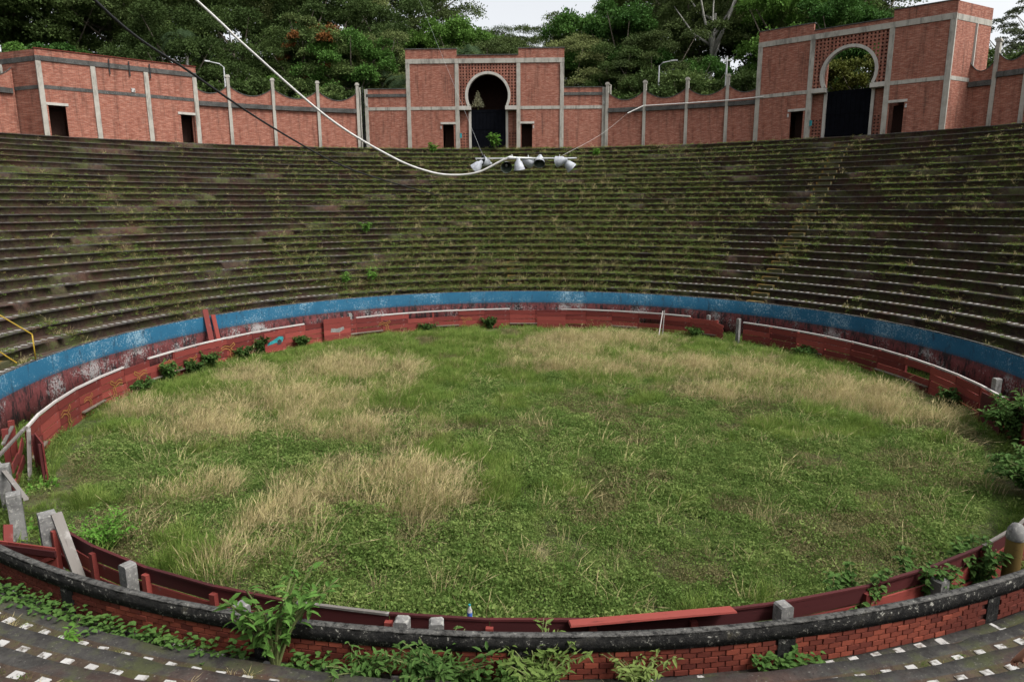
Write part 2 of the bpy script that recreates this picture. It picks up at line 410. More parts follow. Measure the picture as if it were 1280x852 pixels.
# aisle half steps with worn ochre paint
for deg0, deg1, k0, k1, wd in ((45.6, 49.3, 2, 27, 1.15), (92.2, 92.6, 3, 7, 1.1), (187.0, 183, 1, 27, 1.1)):
    for k in range(k0, k1):
        a = deg0+(deg1-deg0)*(k-2)/25
        M = polM(float(rowr(k, R_(a))), a, rowz(k-1))
        l, r = eul(M); mb = MB().box(-wd/2, wd/2, -.36, .07, -.02, .245); o = mb.build('aisle_step', M_OCHRE, gs)
        o.location = l; o.rotation_euler = r

# ------------------------------------------------------------------ ring wall
rw = empty('ring_wall', label='low ring wall, blue band over flaking red plaster inside, dark coping and brick outside', cat='wall')
def ringprof(name, prof, mat, parent, na=240, closed=True, a0=0.0, a1=2*np.pi, jit=0.0):
    A = np.linspace(a0, a1, na, endpoint=False); k = len(prof)
    J = [rng.normal(0, jit, na) if jit else np.zeros(na) for _ in prof]
    V = np.concatenate([np.stack([(r+J[i])*np.cos(A), (r+J[i])*np.sin(A), np.full(na, z)+J[i]*.7], -1) for i, (r, z) in enumerate(prof)]); j = np.arange(na); F = []
    for i in range(k if closed else k-1):
        q = (i+1) % k; F.append(np.stack([i*na+j, i*na+(j+1) % na, q*na+(j+1) % na, q*na+j], -1))
    o = bpy.data.objects.new(name, npmesh(name, V, np.concatenate(F), mat)); link(o, parent); return o
ringprof('plaster_face', [(21.415, -.1), (21.415, 2.50), (21.36, 2.52), (21.355, 1.4), (21.345, 1.38), (21.34, -.1)], M_RINGFACE, rw, jit=.002)
ringprof('coping', [(21.372, 2.522), (21.372, 2.562), (21.497, 2.562), (21.497, 2.54), (21.42, 2.53)], M_COPETOP, rw, na=700, jit=.005)
ringprof('edge_beam', [(21.42, 2.529), (21.496, 2.539), (21.493, 2.285), (21.43, 2.28)], M_COPE, rw, na=700, jit=.004)
ringprof('mortar_core', [(21.418, 1.5), (21.418, 2.3), (21.447, 2.3), (21.447, 1.5)], M_MORTAR, rw)
for i in range(32):
    a = -90.2+11.25*i
    mb = MB().box(-.15, .15, -.05, .03, 1.6, 2.289); o = mb.build('pillar', M_COPE, rw); o.location, o.rotation_euler = eul(polM(21.46, a, 0))
bm_ = MB().box(-.108, .108, -.03, .028, -.039, .039); brick = bm_.mesh('brick', M_NBRICK)
bl = []
for c in range(5):
    n = int(2*math.pi*21.45/.236)
    for i in range(n):
        a = (i+(c % 2)*.5)*360/n-180
        if not (-150 < a < -30): continue
        if abs(((a+90.2+5.625) % 11.25)-5.625) < .42: continue
        P = pol(21.45, a, 1.85+c*.095); q = cam_inv @ P
        vis = q.z < 0 and abs(q.x/q.z) < .77 and abs(q.y/q.z) < .51
        bl.append((q.length if vis else 500+q.length, c, a))
bl.sort(); rest = MB()
for j, (d, c, a) in enumerate(bl):
    M = polM(21.45+random.gauss(0, .004), a, 1.85+c*.096) @ Matrix.Rotation(random.gauss(0, .008), 4, 'Y')
    if j < 296:
        l, r = eul(M); obj('brick', brick, rw, l, r)
    else: rest.box(-.108, .108, -.03, .028, -.039, .039, M)
rest.build('brick_rest', M_NBRICK, rw, kind='stuff')

# ------------------------------------------------------------------ wooden barrier
RB = 19.42
ba = empty('wooden_barrier', label='red plank barrier fence with white top rail ringing the weedy arena', cat='barrier')
NP = 64; step = 360/NP; PL = 2*math.pi*RB/NP
plank_me = {}
for nm, mt in (('r', M_RED), ('d', M_REDDARK)):
    plank_me[nm] = [MB().box(-PL/2+.008, PL/2-.008, -.02, .02, -h/2, h/2).mesh('plank', mt) for h in (.315, .308, .298)]
def in_gap(a):
    a %= 360
    return any(lo <= a <= hi for lo, hi in ((44.6, 49.5), (207, 232.5)))
for i in range(NP):
    a = (i+.5)*step-2.0
    if in_gap(a): continue
    near = 232 < a % 360 < 345
    nb = 4
    for j in range(nb):
        if random.random() < .03 and not near: continue
        M = polM(RB+random.gauss(0, .012), a, (.2+.365*j if near else .18+.335*j)+random.gauss(0, .008)) @ Matrix.Rotation(random.gauss(0, .011), 4, 'Y') @ Matrix.Rotation(random.gauss(0, .012), 4, 'Z')
        me = plank_me['d' if near and j == 3 else 'r'][random.randrange(3)]
        l, r = eul(M); obj('plank', me, ba, l, r)
    am = a % 360
    rail = not near and not any(lo < am < hi for lo, hi in ((172, 177.4), (128, 136.5), (83, 91.5), (43, 52), (205, 360-12)))
    if rail:
        M = polM(RB, a, 1.455) @ Matrix.Rotation(random.gauss(0, .006), 4, 'Y'); l, r = eul(M)
        o = MB().box(-PL/2, PL/2, -.045, .045, -.05, .03).build('top_rail', M_WHITE, ba); o.location, o.rotation_euler = l, r
    elif near:
        M = polM(RB+.01, a, 1.475) @ Matrix.Rotation(random.gauss(0, .006), 4, 'Y'); l, r = eul(M)
        o = MB().box(-PL/2, PL/2, -.035, .035, -.02, .025).build('top_rail', M_GREYWOOD if random.random() < .4 else M_REDDARK, ba); o.location, o.rotation_euler = l, r
    if (i % 7 in (1, 2, 5)) and not near:
        M = polM(RB-.12, a, .36); l, r = eul(M); o = MB().box(-PL/2, PL/2, -.06, .06, -.03, .03).build('foot_rail', M_FOOT, ba); o.location, o.rotation_euler = l, r
    # stud behind the planks
    M = polM(RB+.085, a-step/2, 0); l, r = eul(M)
    o = MB().box(-.07, .07, -.06, .06, -.05, 1.36).build('stud', M_RED, ba); o.location, o.rotation_euler = l, r
def cpost(a, r, h, w, mat, name='concrete_post', parent=None, tilt=0.0, **k):
    mb = MB(); b = w*.13
    mb.prism([(-w/2, -.1), (w/2, -.1), (w/2, h-b), (w/2-b, h), (-w/2+b, h), (-w/2, h-b)], -w*.45, w*.45)
    o = mb.build(name, mat, parent, **k); M = polM(r, a, 0) @ Matrix.Rotation(tilt, 4, 'Y') @ Matrix.Rotation(random.uniform(-.2, .2), 4, 'Z'); o.location, o.rotation_euler = eul(M); return o
for a, h in ((-115.4, 1.62), (-96.7, 1.55), (-94.8, 1.56), (-75.7, 1.62), (-64, 1.35), (147, 1.55), (128.4, 1.75), (50.7, 1.62), (44.4, 1.62), (-9.6, 1.95), (-106.5, 1.4), (-85, 1.3)):
    cpost(a, RB+.26, h, .27 if a < 0 else .22, M_GREYPOST, parent=ba)

# torn stretch of barrier beside the dark opening
for j in range(4):
    M = polM(RB, 49.2-j*.25, .3+.25*j) @ Matrix.Rotation(.30, 4, 'Y'); o = obj('plank', MB().box(-.75+.1*j, .75-.1*j, -.02, .02, -.13, .13).mesh('plank', M_RED), ba); o.location, o.rotation_euler = eul(M)

# yellow drawings on the planks (looped horned head with flourish)
def squiggle(name, a, r, z, s, mat, parent, flip=1):
    t = [(-.55, .12), (-.3, .22), (0, .12), (.15, .2), (.28, .3), (.34, .18), (.2, .1), (.05, .02), (.2, -.1), (.14, -.3), (.3, -.45)]
    t2 = [(-.55, 0), (-.3, .08), (-.05, 0), (.06, -.15), (-.02, -.3), (.1, -.48)]
    mb = MB()
    for path in (t, t2):
        P = [Vector((flip*x*s, 0, zz*s)) for x, zz in path]
        for p0, p1 in zip(P[:-1], P[1:]):
            d = (p1-p0).normalized(); nrm = Vector((-d.z, 0, d.x))*.022*s; e = d*.02
            mb.quad(p0-nrm-e, p1-nrm+e, p1+nrm+e, p0+nrm-e)
    o = mb.build(name, mat, parent); o.location, o.rotation_euler = eul(polM(r, a, z)); return o
for a in (193, 187, 180.6, 175, 169, 163, 155, 121, 103.5):
    squiggle('painted_drawing', a, RB-.055, .72+random.uniform(-.06, .06), random.uniform(.8, 1.15), M_GOLD, ba, random.choice((1, 1, -1)))

# free-standing shields in front of the barrier openings
def shield(a, r, wd, h, yaw, label, mat=M_RED, cyan=None, scuff=False):
    o = empty('shield_panel', label=label, cat='shield', group=None); o.location, o.rotation_euler = eul(polM(r, a, 0) @ Matrix.Rotation(yaw, 4, 'Z'))
    n = 4
    for j in range(n):
        MB().box(-wd/2+random.uniform(0, .02), wd/2-random.uniform(0, .02), -.025, .025, .12+j*(h-.12)/n+.006, .12+(j+1)*(h-.12)/n-.006).build('plank', mat, o)
    for sx in (-1, 1): MB().box(sx*(wd/2-.12)-.05, sx*(wd/2-.12)+.05, .028, .12, -.1, h-.04).build('post', M_REDDARK, o)
    if cyan is not None:
        mb = MB(); P = [(-.6, .78), (-.62, .62), (-.3, .66), (.05, .72), (.2, .6), (.5, .68), (.62, .9), (.6, 1.04), (.3, 1.1), (.0, .98), (-.2, .9)]
        P = [(x*wd/1.6, z*h/1.45) for x, z in P]; mb.prism(P, -.034, -.027); mb.build('painted_bull', M_CYAN, o)
        MB().prism([(x*wd/1.6, z*h/1.45) for x, z in [(.12, .56), (.42, .56), (.46, .8), (.3, .92), (.14, .82)]], -.042, -.0355).build('painted_head', M_INK, o)
    if scuff:
        MB().prism([(-.5, .7), (.1, .62), (.5, .8), (.45, .98), (.0, .9), (-.45, .96)], -.031, -.0265).build('scuff_patch', M_GREYPOST, o)
    return o
shield(146.4, RB-.62, 1.6, 1.38, .05, 'red plank shield with a painted cyan bull beside a leafy vine', cyan=1)
shield(132.0, RB-.3, 1.95, 1.62, -.03, 'taller plain red shield with a faint grey scuff next to a white edge', scuff=True)
shield(84.3, RB-.75, 2.1, 1.28, .02, 'red shield with black charred boards between the two ends of white rail', cyan=None)
shield(-150.0, RB-.55, 1.5, 1.45, .25, 'red shield with cyan paint standing beside the broken grey-edged barrier', cyan=1)
shield(-13.2, RB-.35, 1.6, 1.45, .1, 'dark red shield in front of a concrete post by the big bush', mat=M_REDDARK)

# ------------------------------------------------------------------ brick portals and walls on the rim
def frame2(P0, P1):
    d = Vector((P1[0]-P0[0], P1[1]-P0[1], 0)); return d.length, math.atan2(d.y, d.x)
CW = .42
def col(mb_parent, x, h, y0=-.07, y1=.33, w=CW, mat=None):
    MB().box(x-w/2, x+w/2, y0, y1, -.05, h).build('column', mat or M_CONC, mb_parent)
def beam(par, x0, x1, z0, z1, y0=-.05, y1=.3, mat=None):
    MB().box(x0, x1, y0, y1, z0, z1).build('beam', mat or M_CONC, par)
def doorbay(par, x0, x1, dx0, dx1, dh, z1):
    MB().prism([(x0, -.05), (dx0, -.05), (dx0, dh), (dx1, dh), (dx1, -.05), (x1, -.05), (x1, z1), (x0, z1)], 0, .26).build('brick_panel', M_BRICK, par)
    MB().box(dx0-.22, dx1+.22, -.06, .2, dh-.02, dh+.2).build('lintel', M_LIGHTC, par)
    MB().box(dx0+.05, dx1-.05, 1.5, 1.56, -.04, dh-.1).build('painted_doorway_shade', M_PAINTED_SHADE, par)  # dark sheet standing in for the unlit doorway interior
def panel(par, x0, x1, z0, z1, y0=0., y1=.26): MB().box(x0, x1, y0, y1, z0, z1).build('brick_panel', M_BRICK, par)
def gate_building(P0, P1, c, label, wings=None, boards=9, splay=0.0, closed=False):
    L, rz = frame2(P0, P1); g = empty('gate_building', (P0[0], P0[1], ZT), rz, label=label, cat='building')
    c0, c1, c2, c3 = c; BT0, BT1, LB0, LB1, PM, PS = 8.88, 9.35, 4.17, 4.5, 9.68, 10.32
    h = CW/2
    for x in c: col(g, x, BT0)
    beam(g, c0-h, c3+h, BT0, BT1, -.09, .34)
    doorbay(g, c0+h, c1-h, c1-1.62, c1-.42, 2.7, LB0); panel(g, c0+h, c1-h, LB1, BT0); beam(g, c0+h, c1-h, LB0, LB1)
    doorbay(g, c2+h, c3-h, c2+.3, c2+1.48, 2.7, LB0); panel(g, c2+h, c3-h, LB1, BT0); beam(g, c2+h, c3-h, LB0, LB1)
    panel(g, c0-h, c1, BT1, PS); panel(g, c2, c3+h, BT1, PS); panel(g, c1+.001, c2-.001, BT1, PM, .02)
    for x0, x1, z in ((c0-h-.05, c1+.05, PS), (c2-.05, c3+h+.05, PS), (c1+.05, c2-.05, PM)):
        MB().box(x0, x1, -.07, .36, z, z+.08).build('coping', M_LEDGE, g)
    # block behind the facade
    D = 5.0
    for x0, x1 in ((c0-h, c0-h+.25), (c1-.12, c1+.12), (c2-.12, c2+.12), (c3+h-.25, c3+h)):
        sp = splay if x1 > c3 else 0.0; zt_ = PS if x0 in (c0-h, c3+h-.25) else BT0-.02
        mb = MB(); mb.v = [(x0, .345, -.05), (x1, .345, -.05), (x1+sp, D, -.05), (x0+sp, D, -.05), (x0, .345, zt_), (x1, .345, zt_), (x1+sp, D, zt_), (x0+sp, D, zt_)]
        mb.f = [(0, 3, 2, 1), (4, 5, 6, 7), (0, 1, 5, 4), (1, 2, 6, 5), (2, 3, 7, 6), (3, 0, 4, 7)]; mb.mi = [0]*6; mb.build('side_wall', M_BRICK, g)
    for x0, x1 in ((c0-h+.25, c1-.12), (c2+.12, c3+h-.25)): MB().box(x0, x1, D-.25, D-.002, -.05, BT0-.01).build('back_wall', M_BRICK, g)
    if closed: MB().box(c1+.121, c2-.121, D-.25, D-.003, 2.9, BT0-.01).build('back_wall', M_PAINTED_SHADE, g)  # wall added in a dark colour to darken the arch interior
    MB().box(c0-h+.26, c3+h-.26, .35, D+.01, BT0, BT1-.1).build('roof_slab', M_LEDGE, g)
    for x in (c0, c3): col(g, x, BT0, D-.3, D+.05)
    for sx, x in ((-1, c0-h-.03), (1, c3+h+.03)):
        sp = splay if sx > 0 else 0.0
        for z0, z1, yd in ((LB0, LB1, 3.0), (BT0, BT1, D)):
            xa, xb = min(x, x-sx*.2), max(x, x-sx*.2); q_ = sp*(yd-.345)/(D-.345); mb = MB()
            mb.v = [(xa, .35, z0), (xb, .35, z0), (xb+q_, yd, z0), (xa+q_, yd, z0), (xa, .35, z1), (xb, .35, z1), (xb+q_, yd, z1), (xa+q_, yd, z1)]
            mb.f = [(0, 3, 2, 1), (4, 5, 6, 7), (0, 1, 5, 4), (1, 2, 6, 5), (2, 3, 7, 6), (3, 0, 4, 7)]; mb.mi = [0]*6; mb.build('side_beam', M_CONC, g)
        if sp: col(g, x+sp*2.655/(D-.345)-.1, BT0, 2.85, 3.2, .3, M_LIGHTC)
    # horseshoe arch in a pierced brick screen
    xc = (c1+c2)/2; zc, ri, ro = 5.62, 2.17, 2.44
    cr = .21; mb = MB()
    xs0, xs1 = c1+h, c2-h
    nx = int((xs1-xs0)/.31); nz = int((BT0-LB1)/.31)
    rr = ro-.06
    for i in range(nx+1):
        x = xs0+(xs1-xs0)*i/nx; w = .085; xa, xb = max(xs0, x-w), min(xs1, x+w); e = abs(x-xc)
        if e < rr:
            zt = zc+math.sqrt(rr*rr-e*e); zb = zc-math.sqrt(rr*rr-e*e)
            mb.box(xa, xb, .03, .2, min(zt, BT0-.01), BT0)
            if zb > LB1+.02: mb.box(xa, xb, .03, .2, LB1, zb)
        else: mb.box(xa, xb, .03, .2, LB1, BT0)
    for i in range(nz+1):
        z = LB1+(BT0-LB1)*i/nz; w = .075; za, zb = max(LB1, z-w), min(BT0, z+w); e = abs(z-zc)
        if e < rr:
            q = math.sqrt(rr*rr-e*e); mb.box(xs0, xc-q, .045, .185, za, zb); mb.box(xc+q, xs1, .045, .185, za, zb)
        else: mb.box(xs0, xs1, .045, .185, za, zb)
    mb.build('brick_screen', M_BRICK, g, kind='stuff')
    # dark sheet behind the screen, added so its holes read as shaded
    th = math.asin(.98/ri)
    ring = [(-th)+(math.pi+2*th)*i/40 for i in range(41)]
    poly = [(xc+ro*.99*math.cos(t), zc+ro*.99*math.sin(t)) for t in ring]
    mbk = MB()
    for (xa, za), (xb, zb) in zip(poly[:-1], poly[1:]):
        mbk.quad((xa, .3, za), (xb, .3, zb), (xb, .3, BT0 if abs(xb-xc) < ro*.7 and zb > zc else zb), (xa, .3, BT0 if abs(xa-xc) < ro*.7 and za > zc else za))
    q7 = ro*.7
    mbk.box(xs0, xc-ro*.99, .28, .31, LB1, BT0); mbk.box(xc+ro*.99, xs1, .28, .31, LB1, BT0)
    mbk.build('screen_shade_backing', M_PAINTED_SHADE, g)
    ar = MB(); n = len(ar.v)
    for i in range(40):
        t0, t1 = ring[i], ring[i+1]
        P = [(xc+r*math.cos(t), zc+r*math.sin(t)) for r, t in ((ri, t0), (ro, t0), (ro, t1), (ri, t1))]
        ar.prism(P[::1], -.05, .5)
    ar.build('arch_ring', M_LIGHTC, g)
    beam(g, c1+h, xc-ri*.86, LB0-.02, LB1+.05, -.09, .6, M_LIGHTC); beam(g, xc+ri*.86, c2-h, LB0-.02, LB1+.05, -.09, .6, M_LIGHTC)
    # recess with niche walls, slim columns and the double gate
    for x in (xc-2.02, xc+2.02): col(g, x, LB0-.03, .75, 1.05, .26, M_LIGHTC)
    for x0, x1 in ((c1+.13, xc-2.16), (xc+2.16, c2-.13)):
        panel(g, x0, x1, -.05, LB0-.05, .9, 1.1)
        mb = MB()
        for i in range(int((x1-x0)/.3)):
            for z in np.arange(.2, 2.0, .3): mb.box(x0+.1+i*.3, x0+.24+i*.3, .88, .899, z, z+.13)
        mb.build('painted_hole_shade', M_PAINTED_SHADE, g, kind='stuff')  # dark blocks on the panel, painted as the shade inside its holes
    for x0, x1 in ((c1+.121, xc-1.88), (xc+1.88, c2-.121)): MB().box(x0, x1, .601, 1.15, LB0-.02, LB0+.2).build('niche_ceiling', M_LEDGE, g)
    gt = MB(); gx0, gx1 = xc-1.88, xc+1.88
    gate = MB().box(gx0, gx1, .93, .96, .02, 4.28).build('gate', M_GATE, g)
    bw = (gx1-gx0)/boards
    for i in range(boards):
        MB().box(gx0+i*bw+.03, gx0+(i+1)*bw-.03, .90, .929, .05, 4.25).build('gate_board', M_GATE, gate)
    for z in (.3, 2.2, 4.0): MB().box(gx0, gx1, .87, .899, z, z+.12).build('gate_rail', M_GATE, gate)
    MB().box(c1+h+.02, c1+h+.22, -.02, .1, 1.25, 1.75).build('meter_box', M_CYAN, g)
    for x in (c1-1.8, c2+1.62): MB().box(x-.07, x+.07, -.08, -.002, 2.2, 2.5).build('lamp_box', M_PLATE, g)
    if wings:
        for x0, x1, ends in wings:
            WT = 6.1
            panel(g, x0, x1, -.05, LB0, .05, .3); beam(g, x0, x1, LB0, LB1, 0, .3); panel(g, x0, x1, LB1, 5.55, .05, .3)
            beam(g, x0, x1, 5.55, 5.85, -.03, .32, M_LEDGE); panel(g, x0, x1, 5.85, 6.35, .05, .3)
            MB().box(x0, x1, -.02, .36, 6.35, 6.42).build('coping', M_LEDGE, g)
            xe = x0 if ends < 0 else x1
            col(g, xe, 6.35, -.03, .35, .36); 
            MB().box(xe-.18 if ends < 0 else xe-.02, xe+.02 if ends < 0 else xe+.18, .36, 3.2, -.05, 6.3).build('side_wall', M_BRICK, g)
            MB().box(xe-.08, xe+.08, -.1, -.032, 4.6, 4.95).build('lamp_box', M_PLATE, g)
            mbp = MB().tube([(xe+ends*.42, .2, 0), (xe+ends*.42, .2, 6.7)], .07, 6); mbp.build('drain_pipe', M_BLACKC, g)
            mbp = MB().tube([(xe+ends*.7, .2, 0), (xe+ends*.7, .2, 6.6)], .1, 6); mbp.build('drain_pipe', M_CONC, g)
    return g
gate_building((-12.66, 45.75), (3.85, 45.6), (0, 5.25, 11.85, 16.5), 'brick gate building with horseshoe arch, dark double gate and low side wings', wings=((-4.6, -.215, -1), (16.715, 21.0, 1)), closed=True)
gate_building((22.75, 39.65), (35.15, 29.75), (0, 4.85, 11.4, 15.87), 'brick gate building with horseshoe arch framing a yellow-green tree, no wings', splay=1.9)

def skew(x0, x1, sp, y0, y1, z0, z1):
    mb = MB(); mb.v = [(x0, y0, z0), (x1, y0, z0), (x1+sp, y1, z0), (x0+sp, y1, z0), (x0, y0, z1), (x1, y0, z1), (x1+sp, y1, z1), (x0+sp, y1, z1)]
    mb.f = [(0, 3, 2, 1), (4, 5, 6, 7), (0, 1, 5, 4), (1, 2, 6, 5), (2, 3, 7, 6), (3, 0, 4, 7)]; mb.mi = [0]*6; return mb
def plain_block(P0, P1, cols, label):
    L, rz = frame2(P0, P1); g = empty('brick_building', (P0[0], P0[1], ZT), rz, label=label, cat='building')
    h = .19; D = 4.2; LB0, LB1, TB0, TB1, TP = 4.0, 4.3, 6.25, 6.65, 7.2
    for x in cols: col(g, x, TB0, -.07, .33, .38)
    for i in range(3):
        x0, x1 = cols[i]+h, cols[i+1]-h
        if i == 0: doorbay(g, x0, x1, x0+.12, x0+1.4, 2.7, LB0)
        elif i == 2: doorbay(g, x0, x1, x1-1.35, x1-.1, 2.75, LB0)
        else: panel(g, x0, x1, -.05, LB0)
        panel(g, x0, x1, LB1, TB0); beam(g, x0, x1, LB0, LB1, -.03, .3, M_LEDGE)
    beam(g, cols[0]-h, cols[3]+h, TB0, TB1, -.09, .34, M_LEDGE); panel(g, cols[0]-h, cols[3]+h, TB1, TP)
    MB().box(cols[0]-h-.05, cols[3]+h+.05, -.08, .4, TP, TP+.07).build('coping', M_NBRICK, g)
    for x0, x1, sp in ((cols[0]-h, cols[0]-h+.25, -2.2), (cols[3]+h-.25, cols[3]+h, 0.)):
        skew(x0, x1, sp, .345, D, -.05, TP).build('side_wall', M_BRICK, g)
    MB().box(cols[0]-h+.251, cols[3]+h-.251, D-.25, D, -.05, TB0).build('back_wall', M_BRICK, g)
    MB().box(cols[0]-h+.252, cols[3]+h-.252, .345, D-.01, TB0+.01, TB1-.05).build('roof_slab', M_LEDGE, g)
    for z0, z1 in ((LB0, LB1), (TB0, TB1)): skew(cols[0]-h-.06, cols[0]-h+.1, -2.2, .35, D+.02, z0, z1).build('side_beam', M_LEDGE, g)
    col(g, cols[0]-2.2, TB0, D-.3, D+.06, .38)
    for x in (5.3, 6.9, 8.6): MB().box(x-.05, x+.05, -.14, -.092, 5.7, 7.0).build('rainwater_spout', M_BLACKC, g)
    MB().box(6.9, 7.2, -.1, -.032, 4.35, 4.7).build('lamp_box', M_PLATE, g)
plain_block((-41.35, 29.35), (-31.95, 37.55), (0, 4.0, 8.25, 12.47), 'long low brick building with two black doorways and no arch')

def curtain(angs, label, off=2.0, light=False, lift=None, first=True, last=True):
    g = empty('curtain_wall', (0, 0, 0), label=label, cat='wall')
    P = [pol(float(rim(R_(a)))+off, a, ZT) for a in angs]
    for i in range(len(P)):
        dz = (lift or [0]*len(P))[i]
        if (i == 0 and not first) or (i == len(P)-1 and not last): continue
        mb = MB(); w = .15; hh = 6.55+dz
        mb.prism([(-w, -.05), (w, -.05), (w, hh), (-w, hh)], -.16, .3)
        mb.prism([(-.22, hh), (.22, hh), (.22, hh+.1), (.12, hh+.25), (-.12, hh+.25), (-.22, hh+.1)], -.2, .34)
        d = (P[min(i+1, len(P)-1)]-P[max(i-1, 0)]); o = mb.build('post', M_CONC, g); o.location = P[i]; o.rotation_euler = (0, 0, math.atan2(d.y, d.x))
    for i in range(len(P)-1):
        dz = (lift or [0]*len(P))[i]
        d = P[i+1]-P[i]; L = d.length; rz = math.atan2(d.y, d.x)
        n = 12; top = [(L*j/n, 5.85-.95*math.sin(math.pi*j/n)**.8+dz) for j in range(n+1)]
        o = MB().prism([(0, -.05), (L, -.05)]+top[::-1], 0, .22).build('brick_panel', M_BRICK, g); o.location = P[i]; o.rotation_euler = (0, 0, rz)
        mb = MB()
        for (xa, za), (xb, zb) in zip(top[:-1], top[1:]):
            nv = len(mb.v); mb.v += [(xa, -.05, za), (xb, -.05, zb), (xb, .27, zb), (xa, .27, za), (xa, -.05, za+.07), (xb, -.05, zb+.07), (xb, .27, zb+.07), (xa, .27, za+.07)]
            for f in ((0, 1, 5, 4), (4, 5, 6, 7), (2, 3, 7, 6)): mb.f.append(tuple(nv+q for q in f)); mb.mi.append(0)
        o = mb.build('coping', M_LEDGE, g); o.location = P[i]; o.rotation_euler = (0, 0, rz)
        o = MB().box(.151, L-.151, -.22, -.001, 3.72+dz, 4.15+dz).build('beam', M_LEDGE, g); o.location = P[i]; o.rotation_euler = (0, 0, rz)
    return P
curtain((162, 158, 154, 149.8, 145.7), 'scalloped brick wall running off from the long low building, away from the gates', off=4.6, last=False)
curtain((130.9, 126.8, 121.9, 116.7, 111.9), 'scalloped brick wall between the long low building and the winged gate', first=False)
PC = curtain((79.2, 74.3, 68.9, 63.9, 59.3), 'scalloped brick wall between the two horseshoe arch gates', last=False)
curtain((39.6, 37.3, 34.7, 31.5, 28), 'scalloped brick wall with a raised second bay beyond the wingless gate', off=4.7, lift=[0, .55, .55, .6, .6], first=False)
# pale conduit lying along the wall ledge
mb = MB(); mb.tube([PC[1]+Vector((-1.9, -.9, 3.4)), PC[1]+Vector((-.2, -.42, 4.2)), PC[2]+Vector((0, -.42, 4.23)), PC[3]+Vector((-.1, -.42, 4.24)), PC[4]+Vector((-.3, -.35, 4.3))], .06, 6)
mb.build('conduit', M_WHITEC, None, label='loose pale conduit along the ledge of the wall between the gates', cat='conduit')

# street lamps behind the walls
def street_lamp(a, off, h, arm, label, two=False):
    g = empty('street_lamp', pol(float(rim(R_(a)))+off, a, ZT), R_(a-90), label=label, cat='street lamp')
    MB().tube([(0, 0, 0), (0, 0, h-.3), (arm*.25, 0, h), (arm, 0, h+.15)], [.1, .07, .06, .05], 7).build('pole', M_STEEL, g)
    MB().box(arm-.1*np.sign(arm)-.3, arm+.3, -.12, .12, h+.08, h+.2).build('lamp_head', M_STEEL, g)
street_lamp(126.3, 5, 8.3, -1.6, 'slim street lamp arching over the scalloped wall beside the long low building')
street_lamp(73.0, 5, 9.0, 1.6, 'slim street lamp arching over the scalloped wall between the gates')
g = empty('utility_pole', pol(float(rim(R_(65)))+6, 65, ZT), 0, label='plain grey utility pole behind the wall between the gates', cat='pole')
MB().tube([(0, 0, 0), (0, 0, 9.3)], [.13, .09], 8).build('shaft', M_STEEL, g); MB().box(-.4, .4, -.05, .05, 8.8, 8.95).build('crossarm', M_STEEL, g)

# ------------------------------------------------------------------ hanging floodlights and cables
fl = empty('floodlight_rig', (-.1, 1.0, 10.85), 0, label='row of white enamel floodlight shades hanging on a cable above the arena', cat='floodlights')
MB().tube([(-2.2, 0, .25), (2.4, .1, .25)], .035, 6).build('bar', M_STEEL, fl)
MB().tube([(-.7, -.4, .27), (1.1, .7, .27)], .035, 6).build('bar', M_STEEL, fl)
prof_o = [(.03, .46), (.1, .45), (.12, .30), (.19, .26), (.29, -.10), (.31, -.16)]
prof_i = [(.30, -.155), (.27, -.09), (.17, .23), (.02, .27)]
mo = MB().lathe(prof_o).mesh('shade', M_SHADE_OUT, True); mi_ = MB().lathe(prof_i).mesh('reflector', M_SHADE_IN, True)
bulb = MB().lathe([(.0, .27), (.06, .24), (.07, .12), (.0, .06)], sides=8).mesh('bulb', M_WHITEC, True)
for x, y, z, rx, ry in ((-2.15, 0, -.12, .2, .8), (-1.8, .1, .12, -.6, 1.9), (-.78, -.35, -.12, -1.2, -.1), (-.22, -.1, -.12, .15, -.12), (.2, .4, .12, .9, -1.2), (.72, .2, .12, -.75, .1), (1.62, .1, .12, .5, 1.35), (2.1, .1, -.1, .1, -.8)):
    sh = obj('shade', mo, fl, (x, y, z), (rx, ry, 0), .84); obj('reflector', mi_, sh); obj('bulb', bulb, sh)
    MB().tube([(x, y, z+.3), (x, y*.9, .27)], .02, 5).build('hanger', M_STEEL, fl)
def smooth(P, n=8):
    P = [Vector(p) for p in P]; out = []
    for i in range(len(P)-1):
        p0, p1, p2, p3 = P[max(i-1, 0)], P[i], P[i+1], P[min(i+2, len(P)-1)]
        for j in range(n):
            t = j/n; out.append(.5*((2*p1)+(p2-p0)*t+(2*p0-5*p1+4*p2-p3)*t*t+(3*p1-p0-3*p2+p3)*t**3))
    return out+[P[-1]]
def ray(u, v):
    m = S.camera.matrix_world.to_3x3(); return m @ Vector(((u-640)/846.74, -(v-426)/846.74, -1))
def cable(name, pts, rad, mat, label, extra=None):
    MB().tube(smooth(pts), rad, 7).build(name, mat, None, True, label=label, cat='cable')
cable('cable', [(-20.5, -5.4, 24.3), (-12.66, -2.93, 16.8), (-11.15, -2.3, 15.28), (-8.37, -.9, 12.68), (-5.85, -.1, 11.1), (-4.3, .4, 10.5), (-3.2, .7, 10.37), (-2.15, .8, 10.5), (-1.1, .9, 11.0), (-.6, .9, 11.22)], .048, M_WHITEC, 'thick pale cable sagging down to the hanging floodlights')
kb = 17; ab = math.radians(103.5); rb = float(rowr(kb, ab)); Pb = Vector((rb*math.cos(ab), rb*math.sin(ab), rowz(kb)+.03)); 
ab2 = math.radians(97.5); Pb2 = Vector((rb*math.cos(ab2), rb*math.sin(ab2), rowz(kb)+.03))
q0 = EYE+ray(118, 0)*24; q1 = EYE+ray(240, 92)*31; q2 = EYE+ray(350, 165)*40; q3 = EYE+ray(440, 212)*50
